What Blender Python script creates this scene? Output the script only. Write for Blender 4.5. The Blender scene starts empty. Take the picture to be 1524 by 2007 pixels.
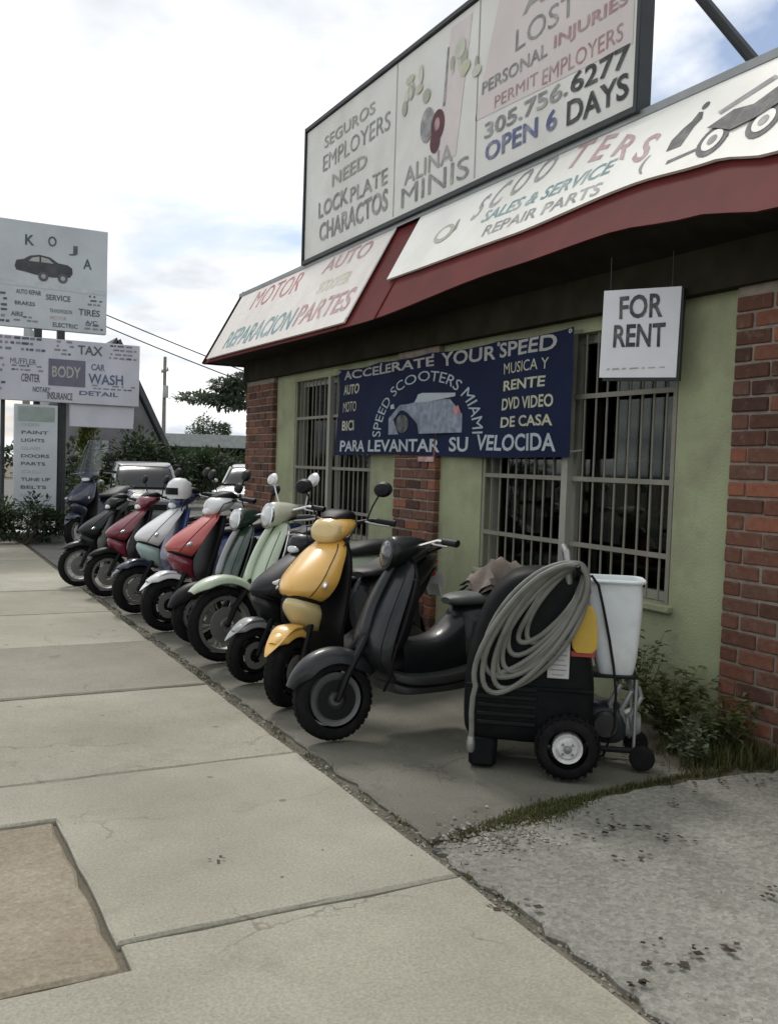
import bpy, bmesh, math, random
from mathutils import Vector, Matrix, noise
R = math.radians
random.seed(7)
sc = bpy.context.scene
COL = sc.collection

# ------------------------------------------------------------------ camera
FPX, YAW, PIT, ROL, CH = 1844.0, R(27.52), R(2.81), R(1.865), 1.55
cf = Vector((math.sin(YAW)*math.cos(PIT), math.cos(YAW)*math.cos(PIT), -math.sin(PIT)))
cr = Vector((math.cos(YAW), -math.sin(YAW), 0)); cu = cr.cross(cf)
cr2 = cr*math.cos(ROL)+cu*math.sin(ROL); cu2 = -cr*math.sin(ROL)+cu*math.cos(ROL)
cam = bpy.data.cameras.new('camera'); camo = bpy.data.objects.new('camera', cam); COL.objects.link(camo)
m = Matrix((cr2, cu2, -cf)).transposed().to_4x4(); m.translation = (0, 0, CH)
camo.matrix_world = m
cam.sensor_fit = 'HORIZONTAL'; cam.sensor_width = 36; cam.lens = FPX/1524*36
cam.clip_start = 0.05; cam.clip_end = 3000
sc.camera = camo

# ------------------------------------------------------------------ world and sun
SUN_EL, SUN_AZ = R(50), R(5)          # azimuth measured from +Y towards +X
w = bpy.data.worlds.new('World'); sc.world = w; w.use_nodes = True
nt = w.node_tree; nt.nodes.clear(); N = nt.nodes.new; L = nt.links.new
out = N('ShaderNodeOutputWorld'); bg = N('ShaderNodeBackground'); bg.inputs[1].default_value = 0.1
sky = N('ShaderNodeTexSky'); sky.sky_type = 'NISHITA'; sky.sun_disc = False
sky.sun_elevation = SUN_EL; sky.sun_rotation = SUN_AZ; sky.air_density = 1.0; sky.dust_density = 1.5
tc = N('ShaderNodeTexCoord')
sep = N('ShaderNodeSeparateXYZ'); L(tc.outputs['Generated'], sep.inputs[0])
zz = N('ShaderNodeMath'); zz.operation = 'MAXIMUM'; L(sep.outputs[2], zz.inputs[0]); zz.inputs[1].default_value = 0.0
za = N('ShaderNodeMath'); za.operation = 'ADD'; L(zz.outputs[0], za.inputs[0]); za.inputs[1].default_value = 0.22
dv = N('ShaderNodeVectorMath'); dv.operation = 'DIVIDE'; L(tc.outputs['Generated'], dv.inputs[0])
cmb = N('ShaderNodeCombineXYZ')
for i in range(3): L(za.outputs[0], cmb.inputs[i])
L(cmb.outputs[0], dv.inputs[1])
mp = N('ShaderNodeMapping'); mp.inputs['Location'].default_value = (3.1, 1.7, 0); mp.inputs['Scale'].default_value = (1, 1, 0.3)
L(dv.outputs[0], mp.inputs[0])
n1 = N('ShaderNodeTexNoise'); n1.inputs['Scale'].default_value = 1.25; n1.inputs['Detail'].default_value = 9; n1.inputs['Roughness'].default_value = 0.55
n1.inputs['Distortion'].default_value = 0.25
L(mp.outputs[0], n1.inputs['Vector'])
r1 = N('ShaderNodeValToRGB'); r1.color_ramp.elements[0].position = 0.33; r1.color_ramp.elements[1].position = 0.45
L(n1.outputs['Fac'], r1.inputs[0])
n2 = N('ShaderNodeTexNoise'); n2.inputs['Scale'].default_value = 1.6; n2.inputs['Detail'].default_value = 6; n2.inputs['Roughness'].default_value = 0.5
mp2 = N('ShaderNodeMapping'); mp2.inputs['Location'].default_value = (-4.2, 6.3, 0); mp2.inputs['Scale'].default_value = (1, 1, 0.3)
L(dv.outputs[0], mp2.inputs[0]); L(mp2.outputs[0], n2.inputs['Vector'])
r2 = N('ShaderNodeValToRGB'); r2.color_ramp.elements[0].position = 0.39; r2.color_ramp.elements[1].position = 0.63
r2.color_ramp.elements[0].color = (5.3, 5.7, 6.4, 1); r2.color_ramp.elements[1].color = (12, 12, 11.6, 1)
L(n2.outputs['Fac'], r2.inputs[0])
mx = N('ShaderNodeMix'); mx.data_type = 'RGBA'
L(r1.outputs[0], mx.inputs[0]); L(sky.outputs[0], mx.inputs[6]); L(r2.outputs[0], mx.inputs[7])
L(mx.outputs[2], bg.inputs[0]); L(bg.outputs[0], out.inputs[0])

sun = bpy.data.lights.new('sun', 'SUN'); sun.energy = 1.5; sun.angle = R(12); sun.color = (1, .96, .9)
suno = bpy.data.objects.new('sun', sun); COL.objects.link(suno)
sd = Vector((math.sin(SUN_AZ)*math.cos(SUN_EL), math.cos(SUN_AZ)*math.cos(SUN_EL), math.sin(SUN_EL)))
suno.rotation_euler = sd.to_track_quat('Z', 'Y').to_euler(); suno.location = (0, 0, 30)
vs = sc.view_settings; vs.view_transform = 'Standard'; vs.look = 'None'; vs.exposure = 0.26; vs.gamma = 1; vs.use_curve_mapping = False
sc.cycles.use_denoising = True; sc.cycles.max_bounces = 6; sc.cycles.transparent_max_bounces = 12

# ------------------------------------------------------------------ materials
MATS = {}
def mat(name, col, rough=0.6, metal=0.0, var=0.12, scale=6.0, bump=0.0, bscale=60.0, coat=0.0, dirt=None, dirtamt=0.0, dscale=2.0, spec=0.5, rnd=0.0):
    if name in MATS: return MATS[name]
    M = bpy.data.materials.new(name); M.use_nodes = True; t = M.node_tree; b = t.nodes['Principled BSDF']
    A = t.nodes.new; K = t.links.new
    tcn = A('ShaderNodeTexCoord'); no = A('ShaderNodeTexNoise'); no.inputs['Scale'].default_value = scale; no.inputs['Detail'].default_value = 5
    K(tcn.outputs['Object'], no.inputs['Vector'])
    rp = A('ShaderNodeValToRGB'); rp.color_ramp.elements[0].position = .3; rp.color_ramp.elements[1].position = .7
    c = Vector(col)
    rp.color_ramp.elements[0].color = (*(c*(1-var)), 1); rp.color_ramp.elements[1].color = (*(c*(1+var)), 1)
    K(no.outputs['Fac'], rp.inputs[0]); src = rp.outputs[0]
    if dirt is not None:
        n3 = A('ShaderNodeTexNoise'); n3.inputs['Scale'].default_value = dscale; n3.inputs['Detail'].default_value = 8; n3.inputs['Roughness'].default_value = .65
        K(tcn.outputs['Object'], n3.inputs['Vector'])
        r3 = A('ShaderNodeValToRGB'); r3.color_ramp.elements[0].position = .45; r3.color_ramp.elements[1].position = .72
        r3.color_ramp.elements[1].color = (dirtamt, dirtamt, dirtamt, 1)
        K(n3.outputs['Fac'], r3.inputs[0])
        mm = A('ShaderNodeMix'); mm.data_type = 'RGBA'; K(r3.outputs[0], mm.inputs[0]); K(src, mm.inputs[6]); mm.inputs[7].default_value = (*dirt, 1); src = mm.outputs[2]
    if rnd:
        oi = A('ShaderNodeObjectInfo'); ge = A('ShaderNodeNewGeometry')
        ad = A('ShaderNodeMath'); ad.operation = 'ADD'; K(oi.outputs['Random'], ad.inputs[0]); K(ge.outputs['Random Per Island'], ad.inputs[1])
        fr = A('ShaderNodeMath'); fr.operation = 'FRACT'; K(ad.outputs[0], fr.inputs[0])
        mr = A('ShaderNodeMapRange'); mr.inputs[3].default_value = 1-rnd; mr.inputs[4].default_value = 1+rnd; K(fr.outputs[0], mr.inputs[0])
        sm = A('ShaderNodeVectorMath'); sm.operation = 'SCALE'; K(src, sm.inputs[0]); K(mr.outputs[0], sm.inputs['Scale']); src = sm.outputs[0]
    K(src, b.inputs['Base Color'])
    b.inputs['Roughness'].default_value = rough; b.inputs['Metallic'].default_value = metal; b.inputs['Specular IOR Level'].default_value = spec
    b.inputs['Coat Weight'].default_value = coat; b.inputs['Coat Roughness'].default_value = .08
    if bump:
        nb = A('ShaderNodeTexNoise'); nb.inputs['Scale'].default_value = bscale; nb.inputs['Detail'].default_value = 4
        K(tcn.outputs['Object'], nb.inputs['Vector'])
        bp = A('ShaderNodeBump'); bp.inputs['Strength'].default_value = bump; bp.inputs['Distance'].default_value = .01
        K(nb.outputs['Fac'], bp.inputs['Height']); K(bp.outputs[0], b.inputs['Normal'])
    MATS[name] = M
    return M

def brick_mat():
    M = bpy.data.materials.new('brick_clay'); M.use_nodes = True; t = M.node_tree; b = t.nodes['Principled BSDF']; A = t.nodes.new; K = t.links.new
    oi = A('ShaderNodeObjectInfo'); ge = A('ShaderNodeNewGeometry')
    ad = A('ShaderNodeMath'); ad.operation = 'ADD'; K(oi.outputs['Random'], ad.inputs[0]); K(ge.outputs['Random Per Island'], ad.inputs[1])
    fr = A('ShaderNodeMath'); fr.operation = 'FRACT'; K(ad.outputs[0], fr.inputs[0])
    rp = A('ShaderNodeValToRGB'); cr_ = rp.color_ramp
    cr_.elements[0].color = (.06, .027, .018, 1); cr_.elements[1].color = (.27, .10, .055, 1)
    for p, c in ((.2, (.10, .042, .026)), (.45, (.155, .06, .035)), (.7, (.12, .06, .04)), (.88, (.20, .075, .042))):
        e = cr_.elements.new(p); e.color = (*c, 1)
    K(fr.outputs[0], rp.inputs[0])
    tcn = A('ShaderNodeTexCoord'); no = A('ShaderNodeTexNoise'); no.inputs['Scale'].default_value = 22; no.inputs['Detail'].default_value = 6
    K(tcn.outputs['Object'], no.inputs['Vector'])
    mr = A('ShaderNodeMapRange'); mr.inputs[3].default_value = .6; mr.inputs[4].default_value = 1.4; K(no.outputs['Fac'], mr.inputs[0])
    sm = A('ShaderNodeVectorMath'); sm.operation = 'SCALE'; K(rp.outputs[0], sm.inputs[0]); K(mr.outputs[0], sm.inputs['Scale'])
    n5 = A('ShaderNodeTexNoise'); n5.inputs['Scale'].default_value = 9; n5.inputs['Detail'].default_value = 8; n5.inputs['Roughness'].default_value = .7
    g5 = A('ShaderNodeNewGeometry'); K(g5.outputs['Position'], n5.inputs['Vector'])
    r5 = A('ShaderNodeValToRGB'); r5.color_ramp.elements[0].position = .54; r5.color_ramp.elements[1].position = .72; r5.color_ramp.elements[1].color = (.75, .75, .75, 1); K(n5.outputs['Fac'], r5.inputs[0])
    m5 = A('ShaderNodeMix'); m5.data_type = 'RGBA'; K(r5.outputs[0], m5.inputs[0]); K(sm.outputs[0], m5.inputs[6]); m5.inputs[7].default_value = (.20, .15, .115, 1)
    K(m5.outputs[2], b.inputs['Base Color']); b.inputs['Roughness'].default_value = .9
    bp = A('ShaderNodeBump'); bp.inputs['Strength'].default_value = .9; bp.inputs['Distance'].default_value = .01; K(no.outputs['Fac'], bp.inputs['Height']); K(bp.outputs[0], b.inputs['Normal'])
    return M

def ground_mat(name, c0, c1, spot, big=1.2, fine=90, stain=0.5, bump=.3, aggregate=0.0, tint=None, rough=.9, gum=False):
    M = bpy.data.materials.new(name); M.use_nodes = True; t = M.node_tree; b = t.nodes['Principled BSDF']; A = t.nodes.new; K = t.links.new
    ge = A('ShaderNodeNewGeometry')
    def noise_(s, d=6, rgh=.6):
        n = A('ShaderNodeTexNoise'); n.inputs['Scale'].default_value = s; n.inputs['Detail'].default_value = d; n.inputs['Roughness'].default_value = rgh
        K(ge.outputs['Position'], n.inputs['Vector']); return n
    nb, nf, ns = noise_(big, 8), noise_(fine, 3), noise_(2.7, 10, .7)
    rp = A('ShaderNodeValToRGB'); rp.color_ramp.elements[0].position = .32; rp.color_ramp.elements[1].position = .68
    rp.color_ramp.elements[0].color = (*c0, 1); rp.color_ramp.elements[1].color = (*c1, 1); K(nb.outputs['Fac'], rp.inputs[0])
    src = rp.outputs[0]
    mr = A('ShaderNodeMapRange'); mr.inputs[1].default_value = .3; mr.inputs[2].default_value = .7; mr.inputs[3].default_value = .82; mr.inputs[4].default_value = 1.18; K(nf.outputs['Fac'], mr.inputs[0])
    sm = A('ShaderNodeVectorMath'); sm.operation = 'SCALE'; K(src, sm.inputs[0]); K(mr.outputs[0], sm.inputs['Scale']); src = sm.outputs[0]
    r3 = A('ShaderNodeValToRGB'); r3.color_ramp.elements[0].position = .56; r3.color_ramp.elements[1].position = .74; r3.color_ramp.elements[1].color = (stain,)*3+(1,)
    K(ns.outputs['Fac'], r3.inputs[0])
    mm = A('ShaderNodeMix'); mm.data_type = 'RGBA'; K(r3.outputs[0], mm.inputs[0]); K(src, mm.inputs[6]); mm.inputs[7].default_value = (*spot, 1); src = mm.outputs[2]
    h = nf.outputs['Fac']
    if aggregate:
        vo = A('ShaderNodeTexVoronoi'); vo.inputs['Scale'].default_value = 55; K(ge.outputs['Position'], vo.inputs['Vector'])
        sx = A('ShaderNodeSeparateColor'); K(vo.outputs['Color'], sx.inputs[0])
        m2 = A('ShaderNodeMapRange'); m2.inputs[3].default_value = 1-aggregate; m2.inputs[4].default_value = 1+aggregate; K(sx.outputs[0], m2.inputs[0])
        s2 = A('ShaderNodeVectorMath'); s2.operation = 'SCALE'; K(src, s2.inputs[0]); K(m2.outputs[0], s2.inputs['Scale']); src = s2.outputs[0]
        h = vo.outputs['Distance']
    # hairline cracks
    vc = A('ShaderNodeTexVoronoi'); vc.feature = 'DISTANCE_TO_EDGE'; vc.inputs['Scale'].default_value = .9
    nd = noise_(3.5, 4); ml = A('ShaderNodeVectorMath'); ml.operation = 'MULTIPLY_ADD'; K(nd.outputs['Color'], ml.inputs[0]); ml.inputs[1].default_value = (.35,)*3; K(ge.outputs['Position'], ml.inputs[2])
    K(ml.outputs[0], vc.inputs['Vector'])
    rc = A('ShaderNodeValToRGB'); rc.color_ramp.elements[0].position = 0; rc.color_ramp.elements[1].position = .008
    rc.color_ramp.elements[0].color = (.62, .60, .56, 1); K(vc.outputs['Distance'], rc.inputs[0])
    nk = noise_(1.1, 3); rk = A('ShaderNodeValToRGB'); rk.color_ramp.elements[0].position = .50; rk.color_ramp.elements[1].position = .60; K(nk.outputs['Fac'], rk.inputs[0])
    mu = A('ShaderNodeMix'); mu.data_type = 'RGBA'; mu.blend_type = 'MULTIPLY'; K(rk.outputs[0], mu.inputs[0]); K(src, mu.inputs[6]); K(rc.outputs[0], mu.inputs[7]); src = mu.outputs[2]
    # broad weathering blotches
    nw = noise_(.45, 9, .62); rw = A('ShaderNodeMapRange'); rw.inputs[1].default_value = .35; rw.inputs[2].default_value = .65; rw.inputs[3].default_value = .84; rw.inputs[4].default_value = 1.12; K(nw.outputs['Fac'], rw.inputs[0])
    sw_ = A('ShaderNodeVectorMath'); sw_.operation = 'SCALE'; K(src, sw_.inputs[0]); K(rw.outputs[0], sw_.inputs['Scale']); src = sw_.outputs[0]
    if gum:    # trodden gum and oil spots
        vg = A('ShaderNodeTexVoronoi'); vg.inputs['Scale'].default_value = 3.2; K(ge.outputs['Position'], vg.inputs['Vector'])
        wob = noise_(30, 3); wa = A('ShaderNodeMath'); wa.operation = 'MULTIPLY_ADD'; K(wob.outputs['Fac'], wa.inputs[0]); wa.inputs[1].default_value = .05; K(vg.outputs['Distance'], wa.inputs[2])
        rg = A('ShaderNodeValToRGB'); rg.color_ramp.elements[0].position = .075; rg.color_ramp.elements[1].position = .10; rg.color_ramp.elements[0].color = (.60, .57, .53, 1); K(wa.outputs[0], rg.inputs[0])
        mg = A('ShaderNodeMix'); mg.data_type = 'RGBA'; mg.blend_type = 'MULTIPLY'; mg.inputs[0].default_value = 1; K(src, mg.inputs[6]); K(rg.outputs[0], mg.inputs[7]); src = mg.outputs[2]
    if tint:   # per slab tint
        oi = A('ShaderNodeObjectInfo'); rt = A('ShaderNodeValToRGB')
        rt.color_ramp.elements[0].color = (*tint[0], 1); rt.color_ramp.elements[1].color = (*tint[1], 1)
        K(oi.outputs['Random'], rt.inputs[0])
        m3 = A('ShaderNodeMix'); m3.data_type = 'RGBA'; m3.blend_type = 'MULTIPLY'; m3.inputs[0].default_value = 1; K(src, m3.inputs[6]); K(rt.outputs[0], m3.inputs[7]); src = m3.outputs[2]
    K(src, b.inputs['Base Color']); b.inputs['Roughness'].default_value = rough; b.inputs['Specular IOR Level'].default_value = .25
    bp = A('ShaderNodeBump'); bp.inputs['Strength'].default_value = bump; bp.inputs['Distance'].default_value = .008; K(h, bp.inputs['Height']); K(bp.outputs[0], b.inputs['Normal'])
    return M

def leaf_mat(name, c0, c1, trans=.35):
    M = bpy.data.materials.new(name); M.use_nodes = True; t = M.node_tree; b = t.nodes['Principled BSDF']; A = t.nodes.new; K = t.links.new
    ge = A('ShaderNodeNewGeometry'); rp = A('ShaderNodeValToRGB')
    rp.color_ramp.elements[0].color = (*c0, 1); rp.color_ramp.elements[1].color = (*c1, 1)
    K(ge.outputs['Random Per Island'], rp.inputs[0]); K(rp.outputs[0], b.inputs['Base Color']); b.inputs['Roughness'].default_value = .55; b.inputs['Specular IOR Level'].default_value = .3
    tr = A('ShaderNodeBsdfTranslucent'); K(rp.outputs[0], tr.inputs[0]); ms = A('ShaderNodeMixShader'); ms.inputs[0].default_value = trans
    K(b.outputs[0], ms.inputs[1]); K(tr.outputs[0], ms.inputs[2]); K(ms.outputs[0], t.nodes['Material Output'].inputs[0])
    return M

def glass_mat(name, tint=(.75, .8, .78), refl=.25):
    M = bpy.data.materials.new(name); M.use_nodes = True; t = M.node_tree; t.nodes.remove(t.nodes['Principled BSDF']); A = t.nodes.new; K = t.links.new
    tr = A('ShaderNodeBsdfTransparent'); tr.inputs[0].default_value = (*tint, 1); gl = A('ShaderNodeBsdfGlossy'); gl.inputs['Roughness'].default_value = .03
    fr = A('ShaderNodeFresnel'); fr.inputs[0].default_value = 1.5
    mu = A('ShaderNodeMath'); mu.operation = 'MULTIPLY'; mu.inputs[1].default_value = refl*4; K(fr.outputs[0], mu.inputs[0])
    ms = A('ShaderNodeMixShader'); K(mu.outputs[0], ms.inputs[0]); K(tr.outputs[0], ms.inputs[1]); K(gl.outputs[0], ms.inputs[2]); K(ms.outputs[0], t.nodes['Material Output'].inputs[0])
    return M

BRICK = brick_mat()
MORTAR = mat('mortar', (.25, .21, .175), .95, var=.25, scale=14, bump=.4)
GREEN = mat('green_plaster', (.335, .36, .215), .9, var=.09, scale=2.5, bump=.55, bscale=60, dirt=(.17, .16, .11), dirtamt=.6, dscale=2.2)
DARKTRIMSHADE = mat('dark_trim_and_shade', (.028, .026, .016), .9, var=.3, scale=4, spec=.12)
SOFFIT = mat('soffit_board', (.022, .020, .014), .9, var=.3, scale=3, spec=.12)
REDMETAL = mat('red_awning', (.115, .015, .014), .65, var=.2, scale=3, dirt=(.065, .013, .012), dirtamt=.5, dscale=1.6, spec=.12)
SIGNW = mat('sign_white', (.82, .815, .76), .5, var=.06, scale=1.5, dirt=(.58, .55, .48), dirtamt=.55, dscale=.9)
SIGNPINK = mat('sign_pink_white', (.76, .71, .67), .5, var=.06, scale=1.2, dirt=(.5, .46, .40), dirtamt=.6, dscale=1.1)
PRINTBLK = mat('print_black', (.03, .032, .035), .6, var=.3, scale=9, dirt=(.35, .35, .34), dirtamt=.5, dscale=8)
PRINTGRY = mat('print_grey', (.24, .24, .24), .6, var=.3, scale=9, dirt=(.66, .65, .60), dirtamt=0.75, dscale=7)
PRINTFADE = mat('print_faded', (.38, .37, .35), .6, var=.15, scale=9)
PRINTRED = mat('print_red', (.42, .10, .11), .6, var=.2, scale=9, dirt=(.66, .65, .60), dirtamt=0.6, dscale=7)
PRINTPINK = mat('print_pink', (.42, .24, .25), .6, var=.2, scale=9, dirt=(.66, .65, .60), dirtamt=0.6, dscale=7)
PRINTTEAL = mat('print_teal', (.14, .28, .30), .6, var=.2, scale=9, dirt=(.66, .65, .60), dirtamt=0.6, dscale=7)
PRINTBLUE = mat('print_blue', (.10, .12, .26), .6, var=.2, scale=9, dirt=(.66, .65, .60), dirtamt=0.5, dscale=7)
PRINTPINKBG = mat('print_pink_field', (.74, .66, .63), .5, var=.06, scale=2)
PRINTYEL = mat('print_olive', (.60, .59, .44), .6, var=.15, scale=6, dirt=(.66, .65, .60), dirtamt=0.8, dscale=7)
PRINTCREAM = mat('print_cream', (.42, .44, .35), .6, var=.1, scale=6)
PRINTSAND = mat('print_sand', (.46, .46, .33), .6, var=.1, scale=6)
PRINTPALE = mat('print_pale', (.40, .45, .48), .6, var=.1, scale=6)
PRINTMAR = mat('print_maroon', (.10, .02, .03), .6, var=.2, scale=9)
DKFRAME = mat('dark_frame', (.035, .04, .042), .5, var=.2, metal=.3)
GREYMETAL = mat('grey_metal', (.30, .31, .31), .45, metal=.5, var=.15, scale=3)
NAVY = mat('banner_navy', (.005, .011, .042), .75, var=.25, scale=1.5, spec=.2)
BARM = mat('window_bar_paint', (.22, .215, .175), .6, var=.15, scale=5, dirt=(.2, .15, .1), dirtamt=.5, dscale=8)
WINFRAME = mat('window_frame_paint', (.30, .30, .25), .6, var=.1)
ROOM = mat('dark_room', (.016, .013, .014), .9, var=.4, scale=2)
GLASS = glass_mat('window_glass', (.55, .58, .56), .05)
RUBBER = mat('tyre_rubber', (.008, .008, .009), .8, var=.3, scale=20, bump=.15, dirt=(.035, .032, .028), dirtamt=.3, dscale=9, spec=.12)
CHROME = mat('chrome', (.62, .62, .62), .18, metal=1, var=.05)
STEEL = mat('dull_steel', (.34, .34, .33), .42, metal=.8, var=.15)
BLKPLASTIC = mat('black_plastic', (.008, .008, .009), .5, var=.3, scale=5, spec=.2)
SEATM = mat('seat_vinyl', (.012, .013, .013), .55, var=.25, bump=.12, bscale=160)
ENGINEM = mat('engine_metal', (.045, .045, .045), .5, metal=.6, var=.3)
LENSC = mat('lens_clear', (.6, .62, .62), .08, var=.03, coat=.6)
LENSO = mat('lens_orange', (.6, .2, .03), .15, var=.03, coat=.6)
LENSR = mat('lens_red', (.4, .02, .02), .15, var=.03, coat=.6)
MIRRORM = mat('mirror_glass', (.7, .72, .74), .04, metal=1, var=.02)
BARK = mat('bark', (.10, .08, .06), .9, var=.3, scale=8, bump=.5, bscale=20)
LEAFD = leaf_mat('leaf_dark', (.020, .035, .018), (.055, .085, .035))
LEAFM = leaf_mat('leaf_mid', (.035, .055, .02), (.13, .165, .065))
LEAFL = leaf_mat('leaf_pale', (.10, .13, .08), (.20, .24, .14))
GRASSM = leaf_mat('grass_blade', (.045, .05, .018), (.15, .155, .06))
LEAFW = leaf_mat('leaf_weed', (.05, .065, .02), (.17, .19, .07))
DRYLEAF = leaf_mat('dry_leaf', (.02, .016, .012), (.075, .055, .035), .1)
def paint(name, col, **k): return mat('paint_'+name, col, rough=.32, var=.06, scale=3, coat=.55, dirt=tuple(c*.6+.02 for c in col), dirtamt=.25, dscale=3, **k)

# ------------------------------------------------------------------ mesh helpers
class MB:
    def __init__(s): s.v = []; s.f = []
    def add(s, vs, fs):
        o = len(s.v); s.v += [Vector(p) for p in vs]; s.f += [tuple(i+o for i in f) for f in fs]; return s
    def box(s, c, d, rot=None):
        hx, hy, hz = d[0]/2, d[1]/2, d[2]/2
        p = [Vector((x, y, z)) for z in (-hz, hz) for y in (-hy, hy) for x in (-hx, hx)]
        if rot is not None: p = [rot @ q for q in p]
        return s.add([q+Vector(c) for q in p], [(0, 2, 3, 1), (4, 5, 7, 6), (0, 1, 5, 4), (2, 6, 7, 3), (0, 4, 6, 2), (1, 3, 7, 5)])
    def cbox(s, lo, hi, b=.006):          # chamfered box
        x0, y0, z0 = lo; x1, y1, z1 = hi; pts = []; 
        for i in range(8):
            sx, sy, sz = (1 if i & 1 else -1), (1 if i & 2 else -1), (1 if i & 4 else -1)
            X, Y, Z = (x1 if sx > 0 else x0), (y1 if sy > 0 else y0), (z1 if sz > 0 else z0)
            pts += [(X, Y-sy*b, Z-sz*b), (X-sx*b, Y, Z-sz*b), (X-sx*b, Y-sy*b, Z)]
        F = []
        def V(i, k): return i*3+k
        for k, (a, b_) in enumerate(((2, 4), (1, 4), (1, 2))):
            ax = (1, 2, 4)[k]
            for base in (0, ax):
                q = [base, base+a, base+a+b_, base+b_]; F.append(tuple(V(i, k) for i in q))
        for k1, k2, ax in ((0, 1, 4), (0, 2, 2), (1, 2, 1)):
            d = [1, 2, 4]; other = [v for v in d if v != ax]
            for base in (0, other[0], other[1], other[0]+other[1]):
                F.append((V(base, k1), V(base+ax, k1), V(base+ax, k2), V(base, k2)))
        for i in range(8): F.append((V(i, 0), V(i, 1), V(i, 2)))
        return s.add(pts, F)
    def tube(s, pts, r, n=8, closed=False, cap=True):
        pts = [Vector(p) for p in pts]; m_ = len(pts); rr = r if isinstance(r, (list, tuple)) else [r]*m_
        vs, prev = [], None
        for i, p in enumerate(pts):
            a = pts[(i-1) % m_] if (closed or i > 0) else p; b = pts[(i+1) % m_] if (closed or i < m_-1) else p
            t = (b-a).normalized()
            if prev is None:
                u = t.cross(Vector((0, 0, 1)));  u = u if u.length > .05 else t.cross(Vector((0, 1, 0))); u.normalize()
            else:
                u = prev - t*prev.dot(t); u.normalize()
            prev = u; v = t.cross(u)
            for k in range(n):
                an = 2*math.pi*k/n; vs.append(p+(u*math.cos(an)+v*math.sin(an))*rr[i])
        fs = []
        for i in range(m_ if closed else m_-1):
            j = (i+1) % m_
            for k in range(n): fs.append((i*n+k, i*n+(k+1) % n, j*n+(k+1) % n, j*n+k))
        if cap and not closed: fs += [tuple(range(n))[::-1], tuple((m_-1)*n+k for k in range(n))]
        return s.add(vs, fs)
    def lathe(s, prof, c=(0, 0, 0), axis='y', n=28, a0=0, a1=2*math.pi):
        full = abs(a1-a0-2*math.pi) < 1e-6; m_ = n if full else n+1; vs = []
        for k in range(m_):
            an = a0+(a1-a0)*k/n
            for (r, h) in prof:
                x, z = r*math.cos(an), r*math.sin(an)
                q = {'y': (x, h, z), 'z': (x, z, h), 'x': (h, x, z)}[axis]; vs.append(Vector(q)+Vector(c))
        P = len(prof); fs = []
        for k in range(n):
            j = (k+1) % m_
            for i in range(P-1): fs.append((k*P+i, k*P+i+1, j*P+i+1, j*P+i))
        return s.add(vs, fs)
    def loft(s, keys, m_=14, n=24, cap=True):
        # key = (x, z, halfwidth, extent towards -d, extent towards +d, tilt of d in degrees from +x, exponent)
        K = [list(k)+[2.0]*(7-len(k)) for k in keys]; rows = []
        for i in range(m_+1):
            t = i/m_*(len(K)-1); j = min(int(t), len(K)-2); f = t-j
            a, b, c, d = K[max(j-1, 0)], K[j], K[j+1], K[min(j+2, len(K)-1)]
            rows.append([.5*((2*b[q])+(c[q]-a[q])*f+(2*a[q]-5*b[q]+4*c[q]-d[q])*f*f+(3*b[q]-a[q]-3*c[q]+d[q])*f**3) for q in range(7)])
        vs = []
        for x, z, a, b1, b2, tl, p in rows:
            a = max(a, .001); dx, dz = math.cos(R(tl)), math.sin(R(tl))
            for k in range(n):
                th = 2*math.pi*k/n; c_, s_ = math.cos(th), math.sin(th)
                yy = a*math.copysign(abs(c_)**(2/p), c_); e = abs(s_)**(2/p); e = e*b2 if s_ > 0 else -e*b1
                vs.append((x+dx*e, yy, z+dz*e))
        fs = [(i*n+k, i*n+(k+1) % n, (i+1)*n+(k+1) % n, (i+1)*n+k) for i in range(m_) for k in range(n)]
        if cap: fs += [tuple(range(n))[::-1], tuple(m_*n+k for k in range(n))]
        return s.add(vs, fs)
    def xf(s, M):
        s.v = [M @ p for p in s.v]; return s
    def mesh(s, name, smooth=True, ang=38):
        me = bpy.data.meshes.new(name); me.from_pydata([tuple(p) for p in s.v], [], s.f); me.update()
        bm = bmesh.new(); bm.from_mesh(me); bmesh.ops.recalc_face_normals(bm, faces=bm.faces); bm.to_mesh(me); bm.free()
        if smooth:
            me.shade_smooth(); me.set_sharp_from_angle(angle=R(ang))
        return me

def root(name, label, cat, loc=(0, 0, 0), rz=0, group=None, kind=None):
    o = bpy.data.objects.new(name, None); COL.objects.link(o); o.location = loc; o.rotation_euler = (0, 0, rz); o.empty_display_size = .1
    o['label'] = label; o['category'] = cat
    if group: o['group'] = group
    if kind: o['kind'] = kind
    return o
def part(name, mb, material, parent=None, world=False, smooth=True, ang=38, label=None, org=None):
    """mesh object; with world=True the vertices are given in world space and the (unrotated) root's location is removed"""
    if world:
        if org is None:
            q = parent
            while q.parent: q = q.parent
            org = q.location
        o_ = Vector(org); mb.v = [p-o_ for p in mb.v]
    me = mb.mesh(name, smooth, ang); me.materials.append(material)
    o = bpy.data.objects.new(name, me); COL.objects.link(o)
    if parent is not None: o.parent = parent
    if label: o['label'] = label
    return o
def single(name, mb, material, label, cat, loc, group=None, smooth=True, ang=38):
    """a thing that is one mesh: vertices in world space, origin moved to loc"""
    mb.v = [p-Vector(loc) for p in mb.v]
    o = part(name, mb, material, None, smooth=smooth, ang=ang); o.location = loc
    o['label'] = label; o['category'] = cat
    if group: o['group'] = group
    return o
def struct(name, mb, material, smooth=False):
    o = part(name, mb, material, smooth=smooth); o['kind'] = 'structure'; return o

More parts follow.
